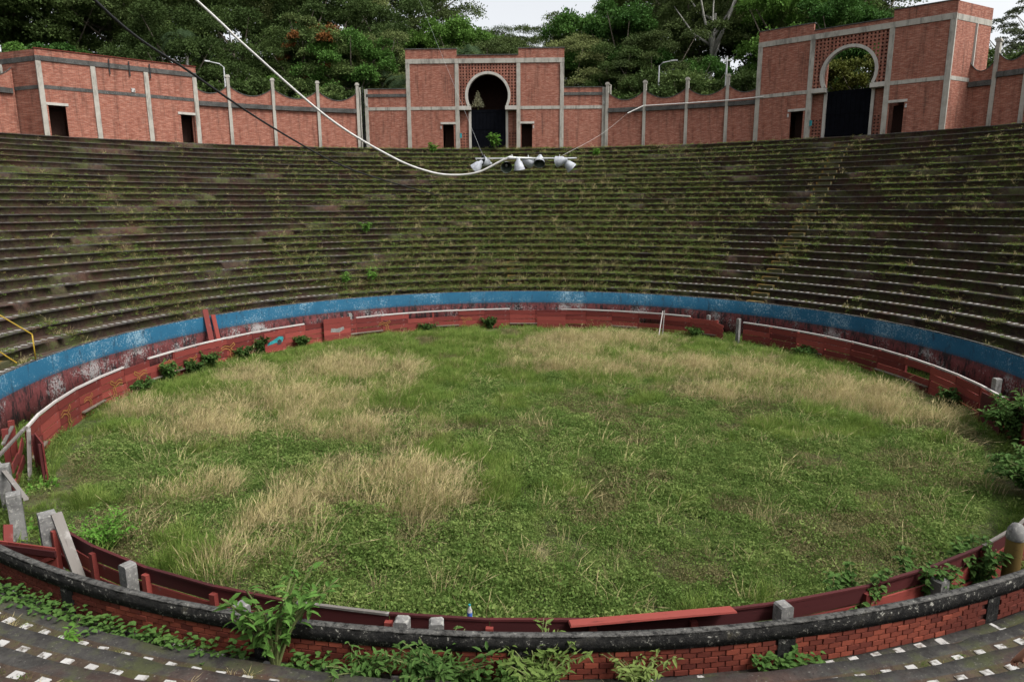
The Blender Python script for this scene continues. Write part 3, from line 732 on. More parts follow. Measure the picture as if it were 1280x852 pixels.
cable('cable', [q0+Vector((-3.0, -3.5, 5.5)), q0, q1, q2, q3, Pb+Vector((-.6, -.6, .1)), Pb, (Pb+Pb2)/2+Vector((0, .1, 0)), Pb2], .055, M_BLACKC, 'black cable sagging from above down onto the seat rows')
cable('wire', [(-1.9, 1.0, 11.1), (-3.9, 9.5, 15.3), (-9.9, 34, 28.0)], .0045, M_STEEL, 'thin grey stay wire rising from the floodlights toward the trees')
cable('wire', [(1.6, 1.1, 11.2), (5.0, 15, 13.6), tuple(PC[1]+Vector((-1.9, -.9, 3.4)))], .006, M_WHITEC, 'thin pale wire from the floodlights to the scalloped wall')

# ------------------------------------------------------------------ loose boards and other debris
def board(name, a, b, w, t, mat, label, cat='board', roll=0.0, parent=None, group=None):
    a, b = Vector(a), Vector(b); d = b-a; L = d.length; x = d.normalized(); up = Vector((0, 0, 1))
    y = up.cross(x); y = y.normalized() if y.length > .05 else Vector((0, 1, 0)); z = x.cross(y)
    M = Matrix.Translation((a+b)/2) @ Matrix((x, y, z)).transposed().to_4x4() @ Matrix.Rotation(roll, 4, 'X')
    mb = MB(); n = 6
    mb.prism([(-L/2, -t/2), (L/2, -t/2), (L/2-.015, t/2), (-L/2+.02, t/2)], -w/2, w/2)
    o = mb.build(name, mat, parent); o.location, o.rotation_euler = eul(M)
    if label: tag(o, label, cat, group)
    return o
board('loose_plank', (.78, -19.62, 1.53), (3.86, -19.3, 1.64), .3, .035, M_REDNEW, 'bright red loose plank lying flat on top of the barrier', roll=-.25)
board('leaning_plank', (-9.9, -17.0, .0), (-10.78, -16.5, 2.15), .22, .07, M_GREYWOOD, 'bare grey plank leaning up against the inside of the barrier', roll=0)
board('leaning_board', tuple(pol(20.35, 155.7, 0)), tuple(pol(21.36, 154.6, 2.98)), .3, .05, M_RED, 'taller red board of a pair leaning on the blue-banded wall', roll=0)
board('leaning_board', tuple(pol(20.35, 154.2, 0)), tuple(pol(21.22, 153.5, 2.62)), .34, .05, M_RED, 'shorter dark red board of a pair leaning on the blue-banded wall', roll=.5)
board('leaning_pole', (9.35, 15.1, .0), (9.72, 16.55, 1.75), .07, .06, M_GREYWOOD, 'pale wooden pole leaning on the red barrier, the nearer to the torn opening', 'pole')
board('leaning_pole', (9.1, 15.2, .0), (9.62, 16.6, 1.7), .06, .05, M_WHITE, 'whitish wooden pole leaning on the red barrier, crossing another pole', 'pole')
# broken stretch of barrier at the far left
br_ = empty('broken_barrier', pol(RB, -142, 0), 0, label='collapsed stretch of red barrier with bare grey rails and leaning posts', cat='barrier'); org = br_.location.copy()
def bb(n, a, b, w, t, m, roll=0.0): board(n, Vector(a)-org, Vector(b)-org, w, t, m, None, roll=roll, parent=br_)
bb('rail', pol(RB, -154.2, 1.5), pol(RB+.45, -146.5, 1.35), .1, .07, M_GREYWOOD)
bb('rail', pol(RB+.5, -146.3, 1.3), pol(RB-.05, -134.5, 1.25), .12, .06, M_GREYWOOD)
bb('rail', pol(RB-.1, -153.8, 1.5), pol(RB-.2, -148.8, .1), .12, .06, M_GREYWOOD)
bb('rail', pol(RB+.5, -155.6, 1.45), pol(RB+.55, -152, 1.2), .1, .06, M_GREYWOOD)
for a0, a1, z0, z1 in ((-153.5, -150, 1.1, .7), (-150.5, -146, .85, .95), (-147, -141, .35, .7), (-141.5, -136, .55, .5), (-153, -148, .5, .35), (-141, -135, .9, .95)):
    bb('plank', pol(RB+.1, a0, z0), pol(RB+.1, a1, z1), .04, .3, M_RED)
for a, h, m, w in ((-153.6, 1.55, M_RED, .2), (-147.5, 1.2, M_RED, .22), (-156, 1.6, M_RED, .16)):
    o = cpost(a, RB+.6, h, w, m, 'stud', None, .1); o.parent = br_; o.location -= org
for a, h, w, r_ in ((-134.6, 1.5, .36, RB+.2), (-143, 1.45, .34, RB+.25), (-126.5, 1.75, .4, RB+.1)):
    o = cpost(a, r_, h, w, M_GREYPOST, 'concrete_post', None, .03); o.parent = br_; o.location -= org
# red gate leaf standing across the passage behind the near barrier
lf = empty('gate_leaf', pol(20.15, -125.2, 0), R_(-12), label='dark red braced gate leaf standing across the passage behind the barrier', cat='gate')
for j in range(5): MB().box(-.85+j*.34, -.85+(j+1)*.34-.015, -.02, .02, .1, 1.35).build('board', M_RED, lf)
for z in (.3, 1.15): MB().box(-.86, .86, -.07, -.021, z, z+.14).build('rail', M_REDDARK, lf)
MB().prism([(-.8, .45), (-.65, .45), (.8, 1.1), (.65, 1.13)], -.066, -.022).build('brace', M_RED, lf)
board('fallen_board', pol(20.5, -126.5, .1), pol(20.0, -131, 1.15), .2, .05, M_RED, 'red board propped between the ring wall and the grey concrete post', roll=.4)
# yellow wooden gate post with a rounded mossy head
yp = empty('gate_post', pol(19.9, -57.2, 0), 0, label='ochre yellow wooden post with pale rounded top behind the ring wall', cat='post')
MB().lathe([(.17, -.1), (.17, 1.75)], sides=12).build('shaft', M_OCHRE_WOOD, yp, True)
MB().lathe([(.175, 1.75), (.19, 1.8), (.17, 1.98), (.1, 2.1), (.0, 2.13)], sides=12).build('post_head', M_GREYPOST, yp, True)
bt = empty('bottle', (-1.06, -19.3, 1.385), 0, label='small clear plastic bottle with blue label standing on the barrier', cat='bottle')
MB().lathe([(.0, 0), (.045, 0), (.048, .03), (.048, .2), (.02, .27), (.02, .3)], sides=10).build('body', M_PLATE, bt, True)
MB().lathe([(.0495, .07), (.0495, .16)], sides=10).build('label_band', m_plain('blue_label', (.04, .1, .35)), bt, True)
MB().lathe([(.022, .29), (.022, .32), (0, .32)], sides=8).build('cap', M_CYAN, bt)
# yellow handrail on the stair over the ring wall
hr = empty('handrail', (-21.2, -2.6, 2.585), 0, label='yellow tube handrail at the stair by the blue-banded wall', cat='handrail')
ho = Vector((-21.2, -2.6, 2.585))
e1 = Vector((-26.2, -2.2, 5.55))-ho
for nm, pts in (('post', [(0, 0, -.02), (0, 0, 1.1)]), ('top_rail', [(0, 0, 1.1), tuple(e1+Vector((0, 0, 1.1)))]), ('mid_rail', [(-.3, -.7, 0.0), tuple(e1+Vector((-.3, -.7, .35)))]), ('post', [tuple(e1+Vector((0, 0, -.4))), tuple(e1+Vector((0, 0, 1.1)))])):
    MB().tube(pts, .028, 7).build(nm, M_YELLOW, hr, True)

# ------------------------------------------------------------------ leaf and blade builders (numpy)
def leaf_quads(C, N, L, Wd, seed, droop=.3, up=None):
    """one folded diamond leaf (2 quads sharing a mid rib would double the cost: one diamond quad) per centre"""
    g = np.random.default_rng(seed); n = len(C)
    d = N+g.normal(0, .6, (n, 3)); d[:, 2] -= droop; d /= np.linalg.norm(d, axis=1)[:, None]
    r = g.normal(0, 1, (n, 3)); s = np.cross(d, r); s /= np.linalg.norm(s, axis=1)[:, None]+1e-9
    l = (L*g.uniform(.7, 1.3, n))[:, None]; w = (Wd*g.uniform(.7, 1.3, n))[:, None]
    V = np.stack([C-d*l*.5, C+s*w*.5+d*l*.05, C+d*l*.5, C-s*w*.5+d*l*.05], 1).reshape(-1, 3)
    return V, np.arange(4*n).reshape(n, 4)
def blob_leaves(blobs, n, L, Wd, seed, shell=.55, droop=.3):
    """blobs: (x,y,z,rx,rz). leaves sit in the outer part of each clump, normals outward"""
    g = np.random.default_rng(seed); B = np.array(blobs, float); wgt = B[:, 3]**2; wgt /= wgt.sum()
    i = g.choice(len(B), n, p=wgt); u = g.normal(0, 1, (n, 3)); u /= np.linalg.norm(u, axis=1)[:, None]
    u[:, 2] = np.where(u[:, 2] < -.35, -u[:, 2]*.6, u[:, 2])
    rad = g.uniform(shell, 1.0, n)**.6*(1+.18*g.normal(0, 1, n))
    C = B[i, :3]+u*rad[:, None]*np.stack([B[i, 3], B[i, 3], B[i, 4]], -1)
    return leaf_quads(C, u, L, Wd, seed+1, droop)

M_LF = {
 'dark': m_leaf('dark_tree_leaf', (.034, .06, .015), (.072, .112, .03), (.095, .135, .04), .35),
 'mid': m_leaf('mid_tree_leaf', (.055, .085, .025), (.1, .135, .042), (.12, .14, .05), .35),
 'lush': m_leaf('lush_tree_leaf', (.03, .085, .015), (.065, .145, .028), (.08, .15, .026), .4),
 'pale': m_leaf('pale_tree_leaf', (.06, .075, .04), (.095, .11, .06), None, .4),
 'olive': m_leaf('olive_shrub_leaf', (.07, .075, .015), (.12, .11, .02), (.06, .1, .02), .7),
 'palm': m_leaf('palm_leaf', (.035, .065, .028), (.07, .11, .05), None, .5),
 'orange': m_leaf('orange_blossom', (.12, .05, .014), (.17, .07, .02), None, 1.0),
 'weed': m_leaf('weed_leaf', (.095, .165, .034), (.155, .235, .058), (.185, .235, .07), 3.0, .45),
 'weeddull': m_leaf('dull_weed_leaf', (.12, .13, .05), (.175, .175, .07), (.18, .15, .075), 3.0, .42),
 'grass': m_leaf('green_blade', (.115, .2, .03), (.17, .26, .052), (.2, .24, .065), 2.0, .45),
 'dry': m_leaf('dry_straw_blade', (.41, .33, .165), (.57, .47, .27), (.43, .37, .18), 2.0, .35),
 'bright': m_leaf('bright_weed_leaf', (.08, .19, .025), (.13, .26, .045), None, 2.0, .35),
 'fresh': m_leaf('fresh_shrub_leaf', (.06, .14, .025), (.1, .19, .04), None, 2.0, .3),
 'shrub': m_leaf('glossy_shrub_leaf', (.04, .09, .02), (.08, .145, .034), None, 2.0, .3),
 'moss': m_leaf('stair_grass_blade', (.065, .078, .018), (.115, .115, .03), (.18, .15, .055), 2.0, .3),
}

# ------------------------------------------------------------------ trees behind the rim
def limbs(mb, h, spread, n, r0, seed, lean=0.0, fork=.35):
    g = random.Random(seed); top = Vector((lean*h, 0, h*.62))
    trunk = [Vector((0, 0, -.6)), Vector((lean*h*.2, .05*h*g.uniform(-1, 1)*.3, h*.2)), Vector((lean*h*.5, 0, h*.42)), top]
    mb.tube(smooth(trunk, 3), [r0*(1-.07*i) for i in range(10)], 7)
    ends = []
    for i in range(n):
        a = 2*math.pi*(i+g.random()*.6)/n; t = g.uniform(fork, .95)
        p = trunk[1].lerp(top, t); e = Vector((math.cos(a)*spread*g.uniform(.5, .95), math.sin(a)*spread*g.uniform(.5, .95), h*g.uniform(.55, .9)))
        m = p.lerp(e, .5)+Vector((0, 0, -h*.03)); mb.tube([p, m, e], [r0*.45, r0*.28, r0*.1], 5); ends.append(e)
    return ends
protos = {}
def tree_proto(key, h, spread, nblob, nleaf, L, mat, seed, flat=.6, low=.35, bark=M_BARK, r0=.35, lean=0.0, blobr=(.16, .3), extra=None, shell=.5):
    g = random.Random(seed); mb = MB(); ends = limbs(mb, h, spread, 9, r0, seed, lean)
    tm = mb.mesh('trunk', bark, True); bl = []
    for i in range(nblob):
        a = g.random()*2*math.pi; q = math.sqrt(g.random()); z = g.uniform(low, .93)
        env = math.sin(math.pi*min(1, max(.0, (z-low*.7)/(1.05-low*.7)))**.8)**.6
        r = spread*q*env; br = spread*g.uniform(*blobr)
        bl.append((lean*h+r*math.cos(a), r*math.sin(a), h*z, br, br*flat))
    for e in ends: br = spread*g.uniform(*blobr); bl.append((e.x, e.y, e.z, br, br*flat))
    V, F = blob_leaves(bl, nleaf, L, L*.62, seed, shell)
    mats = [M_LF[mat]]; mi = None
    if extra:
        mats.append(M_LF[extra]); gg = np.random.default_rng(seed); cz = V.reshape(-1, 4, 3).mean(1)
        f = np.sin(cz[:, 0]*.9+1)*np.sin(cz[:, 1]*.8)*np.sin(cz[:, 2]*.7+2); mi = ((f > .05) & (gg.random(len(F)) < .8)).astype(int)
    protos[key] = (tm, npmesh('crown', V, F, mats, False, mi), h)
tree_proto('dark1', 22, 8.5, 60, 45500, 0.31, 'dark', 11, .62)
tree_proto('dark2', 20, 7.5, 46, 38500, 0.30, 'dark', 12, .75, .25)
tree_proto('mid1', 23, 9, 50, 38500, 0.27, 'mid', 13, .42, .42)
tree_proto('mid2', 19, 8, 55, 35000, 0.28, 'mid', 14, .5, .3)
tree_proto('lush1', 16, 6, 44, 31500, 0.31, 'lush', 15, .8, .2)
tree_proto('lush2', 14, 5.5, 34, 28000, 0.34, 'lush', 16, .7, .15)
tree_proto('pale1', 19, 7, 26, 12250, 0.27, 'pale', 17, .4, .4, blobr=(.12, .24))
tree_proto('open1', 24, 5.5, 34, 15750, 0.30, 'mid', 18, .6, .5, M_PALEBARK, .42, .02, (.14, .26))
tree_proto('orange', 15, 4.5, 34, 24500, 0.28, 'mid', 19, .6, .3, extra='orange')
tree_proto('olive', 8, 3.6, 24, 15750, 0.25, 'olive', 20, .8, .12, r0=.14)
tree_proto('shrub', 6, 3.4, 26, 15750, 0.22, 'lush', 21, .8, .05, r0=.12)
tree_proto('darkshrub', 7, 4.2, 28, 17500, 0.25, 'dark', 22, .8, .05, r0=.12)
TL = {'dark1': ('broad dark tree', 'dark broad forest trees'), 'dark2': ('tall dense dark tree', 'dark dense forest trees'),
 'mid1': ('tall layered olive-green tree', 'layered forest trees'), 'mid2': ('round mid-green tree', 'mid green forest trees'),
 'lush1': ('tall bright lush tree', 'lush forest trees'), 'lush2': ('low bright lush tree', 'low lush trees'),
 'pale1': ('pale thin-leaved tree against the sky', 'pale trees'), 'open1': ('tall open tree with pale forked trunk showing above the wall', None),
 'orange': ('green tree with orange blossom patches among the dark forest', None), 'olive': ('small yellow-green leafy tree', 'yellow-green small trees'),
 'shrub': ('bright green bush growing', 'bright bushes behind the walls'), 'darkshrub': ('dark green bush growing', 'dark bushes behind the walls')}
def zat(x, y): return float(terr(np.array([math.hypot(x, y)]), np.array([math.atan2(y, x)]))[0]) if math.hypot(x, y) > float(rim(math.atan2(y, x)))+8.9 else ZT
WHERE = ((-21, 'the low building'), (-10.5, 'the wall beside the low building'), (6.5, 'the winged gate'), (18, 'the wall between both gates'), (30, 'the wingless gate'), (99, 'the raised wall bay'))
def tree(key, az, dist, s=1.0, sz=1.0, rank='', dz=0.0):
    """az: compass bearing from the viewer's seat in degrees, dist in metres from it"""
    x = EYE.x+dist*math.sin(R_(az)); y = EYE.y+dist*math.cos(R_(az)); tm, cm, h = protos[key]; lb, gr = TL[key]
    if gr: lb = lb+' '+(rank+' ' if rank else '')+'behind '+next(w for a_, w in WHERE if az < a_)
    o = empty(key.rstrip('12')+'_tree' if 'shrub' not in key else 'bush', (x, y, zat(x, y)+dz), random.random()*6.28, label=lb, cat='bush' if 'shrub' in key else 'tree', group=gr)
    o.scale = (s, s, s*sz); obj('trunk', tm, o); obj('crown', cm, o); return o
rt = random.Random(5)
for i in range(17):                                   # back rank, tall
    az = -41+i*4.05
    if az > 26: break
    lowcut = -5 < az < 10
    tree(rt.choice(('dark1', 'mid2', 'mid1', 'mid1')), az+rt.uniform(-1, 1), rt.uniform(116, 132), (.8 if lowcut else 1.35)*rt.uniform(.95, 1.05), .9 if lowcut else 1.1, 'far back')
for i in range(19):                                   # middle rank
    az = -40+i*3.55
    if az > 27: break
    lowcut = -4 < az < 9
    tree(rt.choice(('dark1', 'mid2', 'dark2', 'mid1', 'lush1')), az+rt.uniform(-1, 1), rt.uniform(99, 110), (.74 if lowcut else 1.12)*rt.uniform(.92, 1.08), 1.0, 'midway')
for i in range(22):                                   # front rank, lower and brighter
    az = -39+i*3.05
    if az > 25: break
    tree(rt.choice(('lush2', 'lush1', 'dark2', 'mid2', 'lush2')) , az+rt.uniform(-.8, .8), rt.uniform(88, 95), rt.uniform(.62, .82), 1.0, 'up front')
for az in (-31, -29.5, -27, -24.5, -22, -19.5, -17.5, -15, 8, 10, 12.5, 14.5, 16.5, 18, -34.5, 31.8, 34.5, 36):
    tree(rt.choice(('shrub', 'darkshrub', 'darkshrub')), az+rt.uniform(-.4, .4), 83.5 if abs(az) < 30 else 88, rt.uniform(.9, 1.25))
tree('orange', -16.4, 92, 1.0, 1.15); tree('open1', 14.3, 93, 1.12); tree('olive', 13.2, 86, 1.0); tree('olive', 17.0, 84, .85)
tree('olive', 24.6, 80.5, 1.12); tree('olive', 21.0, 90, 1.2); tree('pale1', 33.8, 104, .66, 1.1); tree('pale1', 36.4, 100, .85); tree('pale1', 35.4, 128, .85)
tree('lush1', 23.5, 92, 1.0, 1.1); tree('lush1', 20.0, 93, 1.1, 1.15); tree('lush1', 5.2, 95, 1.0, 1.2); tree('lush1', 7.6, 94, 1.05, 1.15); tree('lush1', -13.8, 90, .95)

# palms: arching feather fronds
def palm_mesh(seed, n=18, L=4.2):
    g = np.random.default_rng(seed); V = []; F = []
    for i in range(n):
        a = 2*math.pi*i/n+g.normal(0, .15); el = g.uniform(.25, 1.3); d = np.array([math.cos(a), math.sin(a), 0])
        P = [np.array([0, 0, 0.])]; e = el
        for s in range(14):
            P.append(P[-1]+(d*math.cos(e)+np.array([0, 0, math.sin(e)]))*L/14); e -= .13+.05*g.random()
        side = np.array([-math.sin(a), math.cos(a), 0])
        for s in range(1, 14):
            for sg in (-1, 1):
                for q in (0, .5):
                    c = P[s]*(1-q)+P[s+1]*q; ll = (.95 if s < 9 else .6)*math.sin(math.pi*(s+1.5)/16)+.2
                    tip = c+(side*sg*.8+(P[s+1]-P[s])/np.linalg.norm(P[s+1]-P[s])*.55+np.array([0, 0, -.35]))*ll; w = (P[s+1]-P[s])*.32
                    b = len(V); V += [c-w*.2, c+w*.5, tip+w*.1, tip-w*.05]; F.append((b, b+1, b+2, b+3))
    return npmesh('fronds', np.array(V), np.array(F), M_LF['palm'])
pm = [palm_mesh(3), palm_mesh(4, 22, 4.8)]
for az, d, h, s, lb in ((-9.3, 84.5, 8.0, 1.0, 'small feathery palm beside the wing of the winged gate'), (-4.9, 88, 11.6, 1.15, 'palm with spreading grey-green fronds right above the winged gate'), (-11.5, 90, 9, 1.05, 'feathery palm half hidden in the trees near the winged gate'), (-25.5, 90, 12, 1.0, 'palm in the forest above the long low building')):
    x, y = EYE.x+d*math.sin(R_(az)), EYE.y+d*math.cos(R_(az)); o = empty('palm_tree', (x, y, zat(x, y)), 1.0, label=lb, cat='palm tree')
    MB().tube([(0, 0, -.3), (.1, 0, h*.5), (.15, 0, h)], [.22, .17, .14], 8).build('trunk', M_PALEBARK, o, True); obj('fronds', pm[int(d) % 2], o, (.15, 0, h), (0, 0, 0), s)
# feathery bamboo by the lamp
g = np.random.default_rng(8); mb = MB(); C = []; N = []
for i in range(26):
    a, b = g.uniform(0, 6.28), g.uniform(.1, 1.3); h = g.uniform(4, 7.2); e = Vector((math.cos(a)*b*1.8, math.sin(a)*b*1.8, h)); m = Vector((math.cos(a)*b*.6, math.sin(a)*b*.6, h*.6))
    mb.tube([(math.cos(a)*b*.3, math.sin(a)*b*.3, -.2), m, e], [.05, .04, .02], 5)
    for t in np.linspace(.15, 1, 90): q = m.lerp(e, t); C.append(np.array(q)+g.normal(0, .28, 3)); N.append(np.array([math.cos(a), math.sin(a), -.2]))
o = empty('bamboo', (EYE.x+83*math.sin(R_(-20.4)), EYE.y+83*math.cos(R_(-20.4)), ZT), 0, label='feathery yellow-green bamboo clump behind the scalloped wall by the lamp', cat='bamboo')
mb.build('stems', M_STEM, o); V, F = leaf_quads(np.array(C), np.array(N), .5, .1, 9, .2); obj('foliage', npmesh('foliage', V, F, M_LF['olive']), o)
# pale blossom spike seen in the arch
o = empty('flowering_tree', (-5.35, 47.3, ZT), 0, label='slim plant with a cone of pale blossom seen through the winged gate arch', cat='plant')
MB().tube([(0, 0, 0), (.1, 0, 3.6), (.05, 0, 5.2)], [.1, .07, .03], 6).build('stem', M_STEM, o)
V, F = blob_leaves([(.05, 0, 4.75+i*.26, .62-.09*i, .35) for i in range(6)], 700, .17, .12, 31); obj('blossom', npmesh('blossom', V, F, m_leaf('cream_blossom', (.34, .33, .2), (.5, .48, .32), None, 3.0)), o)

# ------------------------------------------------------------------ scatter (instanced vegetation)
def clump_blades(n, h, spread, w, lean, mat, seed, head=0.0):
    g = np.random.default_rng(seed); V = []; F = []
    for i in range(n):
        a = g.uniform(0, 6.28); r = spread*math.sqrt(g.random()); b = np.array([r*math.cos(a), r*math.sin(a), -.02])
        a2 = a+g.normal(0, .8); hh = h*g.uniform(.55, 1.15); ln = lean*g.uniform(.3, 1.3); d = np.array([math.cos(a2), math.sin(a2), 0]); s = np.array([-math.sin(a2+.7), math.cos(a2+.7), 0])*w*.5
        m = b+d*hh*ln*.3+np.array([0, 0, hh*.6]); t = b+d*hh*ln+np.array([0, 0, hh*(.98-.25*ln)])
        k = len(V); V += [b-s, b+s, m+s*.8, m-s*.8, t+s*.25, t-s*.25]; F += [(k, k+1, k+2, k+3), (k+3, k+2, k+4, k+5)]
        if head and g.random() < head:
            k = len(V); u = (t-m)/np.linalg.norm(t-m); V += [t-u*.05, t+s*1.6+u*.05, t+u*.22, t-s*1.6+u*.05]; F.append((k, k+1, k+2, k+3))
    return npmesh('clump', np.array(V), np.array(F), mat)
def clump_leaves(n, rad, h, L, Wd, mat, seed):
    g = np.random.default_rng(seed); a = g.uniform(0, 6.28, n); r = rad*np.sqrt(g.random(n)); C = np.stack([r*np.cos(a), r*np.sin(a), h*(1-(r/rad)**2*.6)*g.uniform(.15, 1.0, n)], -1)
    N = np.stack([np.cos(a)*.7, np.sin(a)*.7, g.uniform(.1, .7, n)], -1)
    V, F = leaf_quads(C, N, L, Wd, seed, .1); return npmesh('clump', V, F, mat)
def asset(meshes):
    c = bpy.data.collections.new('scatter_source')
    for i, m in enumerate(meshes):
        o = bpy.data.objects.new('clump_%02d' % i, m); c.objects.link(o)
    return c
def scatter(name, P, rot, scl, idx, coll, **k):
    me = bpy.data.meshes.new(name); P = np.asarray(P, np.float32); n = len(P); me.vertices.add(n); me.vertices.foreach_set('co', P.ravel())
    a = me.attributes.new('rot', 'FLOAT_VECTOR', 'POINT'); a.data.foreach_set('vector', np.asarray(rot, np.float32).ravel())
    a = me.attributes.new('scl', 'FLOAT', 'POINT'); a.data.foreach_set('value', np.asarray(scl, np.float32))
    a = me.attributes.new('pick', 'INT', 'POINT'); a.data.foreach_set('value', np.asarray(idx, np.int32))
    o = bpy.data.objects.new(name, me); link(o); tag(o, kind='stuff', **k)
    t = bpy.data.node_groups.new('scatter', 'GeometryNodeTree')
    t.interface.new_socket('Geometry', in_out='INPUT', socket_type='NodeSocketGeometry'); t.interface.new_socket('Geometry', in_out='OUTPUT', socket_type='NodeSocketGeometry')
    gi, go = t.nodes.new('NodeGroupInput'), t.nodes.new('NodeGroupOutput'); ip = t.nodes.new('GeometryNodeInstanceOnPoints'); ci = t.nodes.new('GeometryNodeCollectionInfo')
    ci.inputs['Collection'].default_value = coll; ci.inputs['Separate Children'].default_value = True; ci.inputs['Reset Children'].default_value = True
    def na(n_, ty):
        q = t.nodes.new('GeometryNodeInputNamedAttribute'); q.data_type = ty; q.inputs['Name'].default_value = n_; return q.outputs['Attribute']
    L = t.links.new
    L(gi.outputs[0], ip.inputs['Points']); L(ci.outputs[0], ip.inputs['Instance']); ip.inputs['Pick Instance'].default_value = True
    L(na('pick', 'INT'), ip.inputs['Instance Index'])
    er = t.nodes.new('FunctionNodeEulerToRotation'); L(na('rot', 'FLOAT_VECTOR'), er.inputs[0]); L(er.outputs[0], ip.inputs['Rotation'])
    L(na('scl', 'FLOAT'), ip.inputs['Scale']); L(ip.outputs[0], go.inputs[0])
    o.modifiers.new('scatter', 'NODES').node_group = t; return o
def rots(n, tilt=.15): return np.stack([rng.normal(0, tilt, n), rng.normal(0, tilt, n), rng.uniform(0, 6.28, n)], -1)
def vnoise(x, y, s, seed):
    """smooth value noise 0..1"""
    g = np.random.default_rng(seed); T = g.random((64, 64)); u, v = np.asarray(x)*s+31.7, np.asarray(y)*s+17.3
    i, j = np.floor(u).astype(int), np.floor(v).astype(int); fu, fv = u-i, v-j; fu = fu*fu*(3-2*fu); fv = fv*fv*(3-2*fv)
    q = lambda a, b: T[a % 64, b % 64]
    return q(i, j)*(1-fu)*(1-fv)+q(i+1, j)*fu*(1-fv)+q(i, j+1)*(1-fu)*fv+q(i+1, j+1)*fu*fv

# weed and grass clumps
SRC = asset([clump_leaves(130, .36, .24, .058, .032, M_LF['weed'], 40), clump_leaves(110, .32, .32, .07, .034, M_LF['weed'], 41), clump_leaves(130, .36, .2, .05, .03, M_LF['weeddull'], 42),
             clump_blades(46, .34, .28, .012, .7, M_LF['grass'], 43), clump_blades(40, .42, .22, .012, .6, M_LF['grass'], 44), clump_blades(40, .3, .3, .011, .9, M_LF['weeddull'], 45),
             clump_blades(26, .8, .42, .010, .5, M_LF['dry'], 46, .6), clump_blades(22, .98, .4, .010, .45, M_LF['dry'], 47, .7), clump_blades(20, .5, .4, .010, .8, M_LF['dry'], 48, .2),
             clump_leaves(60, .3, .3, .11, .07, M_LF['bright'], 49)])
DRY = [(-10.2, 6.3, 2.7, 3.1), (-6.8, 4.9, 1.2, 2.6), (-11.6, -.9, 4.0, 2.9), (-7.0, -5.0, 2.4, 1.5), (-12.4, -5.0, 1.9, 1.8), (-17.2, -1.8, 1.0, 1.5), (-10.4, -10.6, 1.2, 1.2), (-6.9, -12.5, 1.4, 1.7), (-4.8, -10.4, 2.6, 1.8), (-2.9, -11.0, .9, 1.6), (-7.3, -14.9, .8, .7),
       (5.0, 13.2, 4.4, 2.4), (8.4, 6.2, 4.6, 2.2), (9.8, .8, 2.0, 1.3), (14.4, .9, 3.4, 2.3), (15.8, -1.7, 1.9, 1.4), (1.4, 6.2, 2.4, 1.3), (-14.5, 3.5, 1.2, 2.5), (11.8, 4.0, 2.8, 2.0), (17.0, -2.6, 1.3, 1.1), (2.2, 10.0, 2.6, 1.6)]
def dryness(x, y):
    f = np.full_like(x, -.35)
    for cx, cy, a, b in DRY: f = np.maximum(f, 1.2-np.sqrt(((x-cx)/a/1.2)**2+((y-cy)/b/1.2)**2))
    return f+(vnoise(x, y, 1.1, 3)-.5)*.9+(vnoise(x, y, .4, 4)-.5)*.5
def disk(n, R):
    a = rng.uniform(0, 2*np.pi, n); r = R*np.sqrt(rng.random(n)); return r*np.cos(a), r*np.sin(a)
x, y = disk(30000, 19.25); n = len(x)
dr = dryness(x, y); leafy = vnoise(x, y, .28, 7)*.55+vnoise(x, y, .9, 8)*.45
leafy = leafy+np.clip(-y/26, -.2, .3)-np.where(x < -3, .12, 0); br = vnoise(x, y, .55, 9)
pick = np.where(leafy > .52, np.where(br > .6, 2, np.where(rng.random(n) < .5, 0, 1)), np.where(br > .78, 5, np.where(rng.random(n) < .5, 3, 4)))
pick = np.where((pick == 2) & (rng.random(n) < .3), 0, pick)
pick = np.where((dr > .25) & (rng.random(n) < .6), np.where(rng.random(n) < .55, 5, np.where(rng.random(n) < .5, 8, 4)), pick)
pick = np.where((rng.random(n) < .02), 8, pick)
scl = rng.uniform(.7, 1.35, n)*(.75+.6*vnoise(x, y, .7, 12))*np.where(np.hypot(x, y) > 17.9, .5, 1.0)
scatter('weeds', np.stack([x, y, np.zeros(n)], -1), rots(n), scl, pick, SRC, label='low green weeds and grass covering the arena floor', cat='weeds')
x, y = disk(30000, 18.9); dr = dryness(x, y); m = dr > rng.uniform(-.1, 1.15, len(x)); x, y = x[m], y[m]; n = len(x)
keep = rng.random(n) < .62; x, y = x[keep], y[keep]; n = len(x)
tall = np.clip(dryness(x, y), .3, 1.1)
wind = rots(n, .10); wind[:, 0] += -.06; wind[:, 1] += .2; wind[:, 2] = rng.normal(0, .6, n)
scatter('dry_grass', np.stack([x, y, np.zeros(n)], -1), wind, rng.uniform(.55, 1.05, n)*(.5+.55*tall), np.where(rng.random(n) < .8, np.where(rng.random(n) < .5, 6, 7), 8), SRC, label='tall straw-coloured dry grass in patches on the arena', cat='dry grass')
# weeds in the passage and under the barrier
a = rng.uniform(0, 2*np.pi, 5200); r = np.where(rng.random(5200) < .25, rng.uniform(18.7, 19.3, 5200), rng.uniform(19.6, 21.3, 5200)); n = 5200
m = (vnoise(a*9, r*.2, 1, 15) > .35) | (r > 19.5); a, r = a[m], r[m]; n = len(a)
scatter('edge_weeds', np.stack([r*np.cos(a), r*np.sin(a), np.zeros(n)], -1), rots(n), rng.uniform(.6, 1.5, n), rng.choice([0, 1, 3, 4, 1, 9], n, p=[.25, .25, .2, .2, .07, .03]), SRC, label='rank weeds along the foot of the barrier and in the passage', cat='weeds')
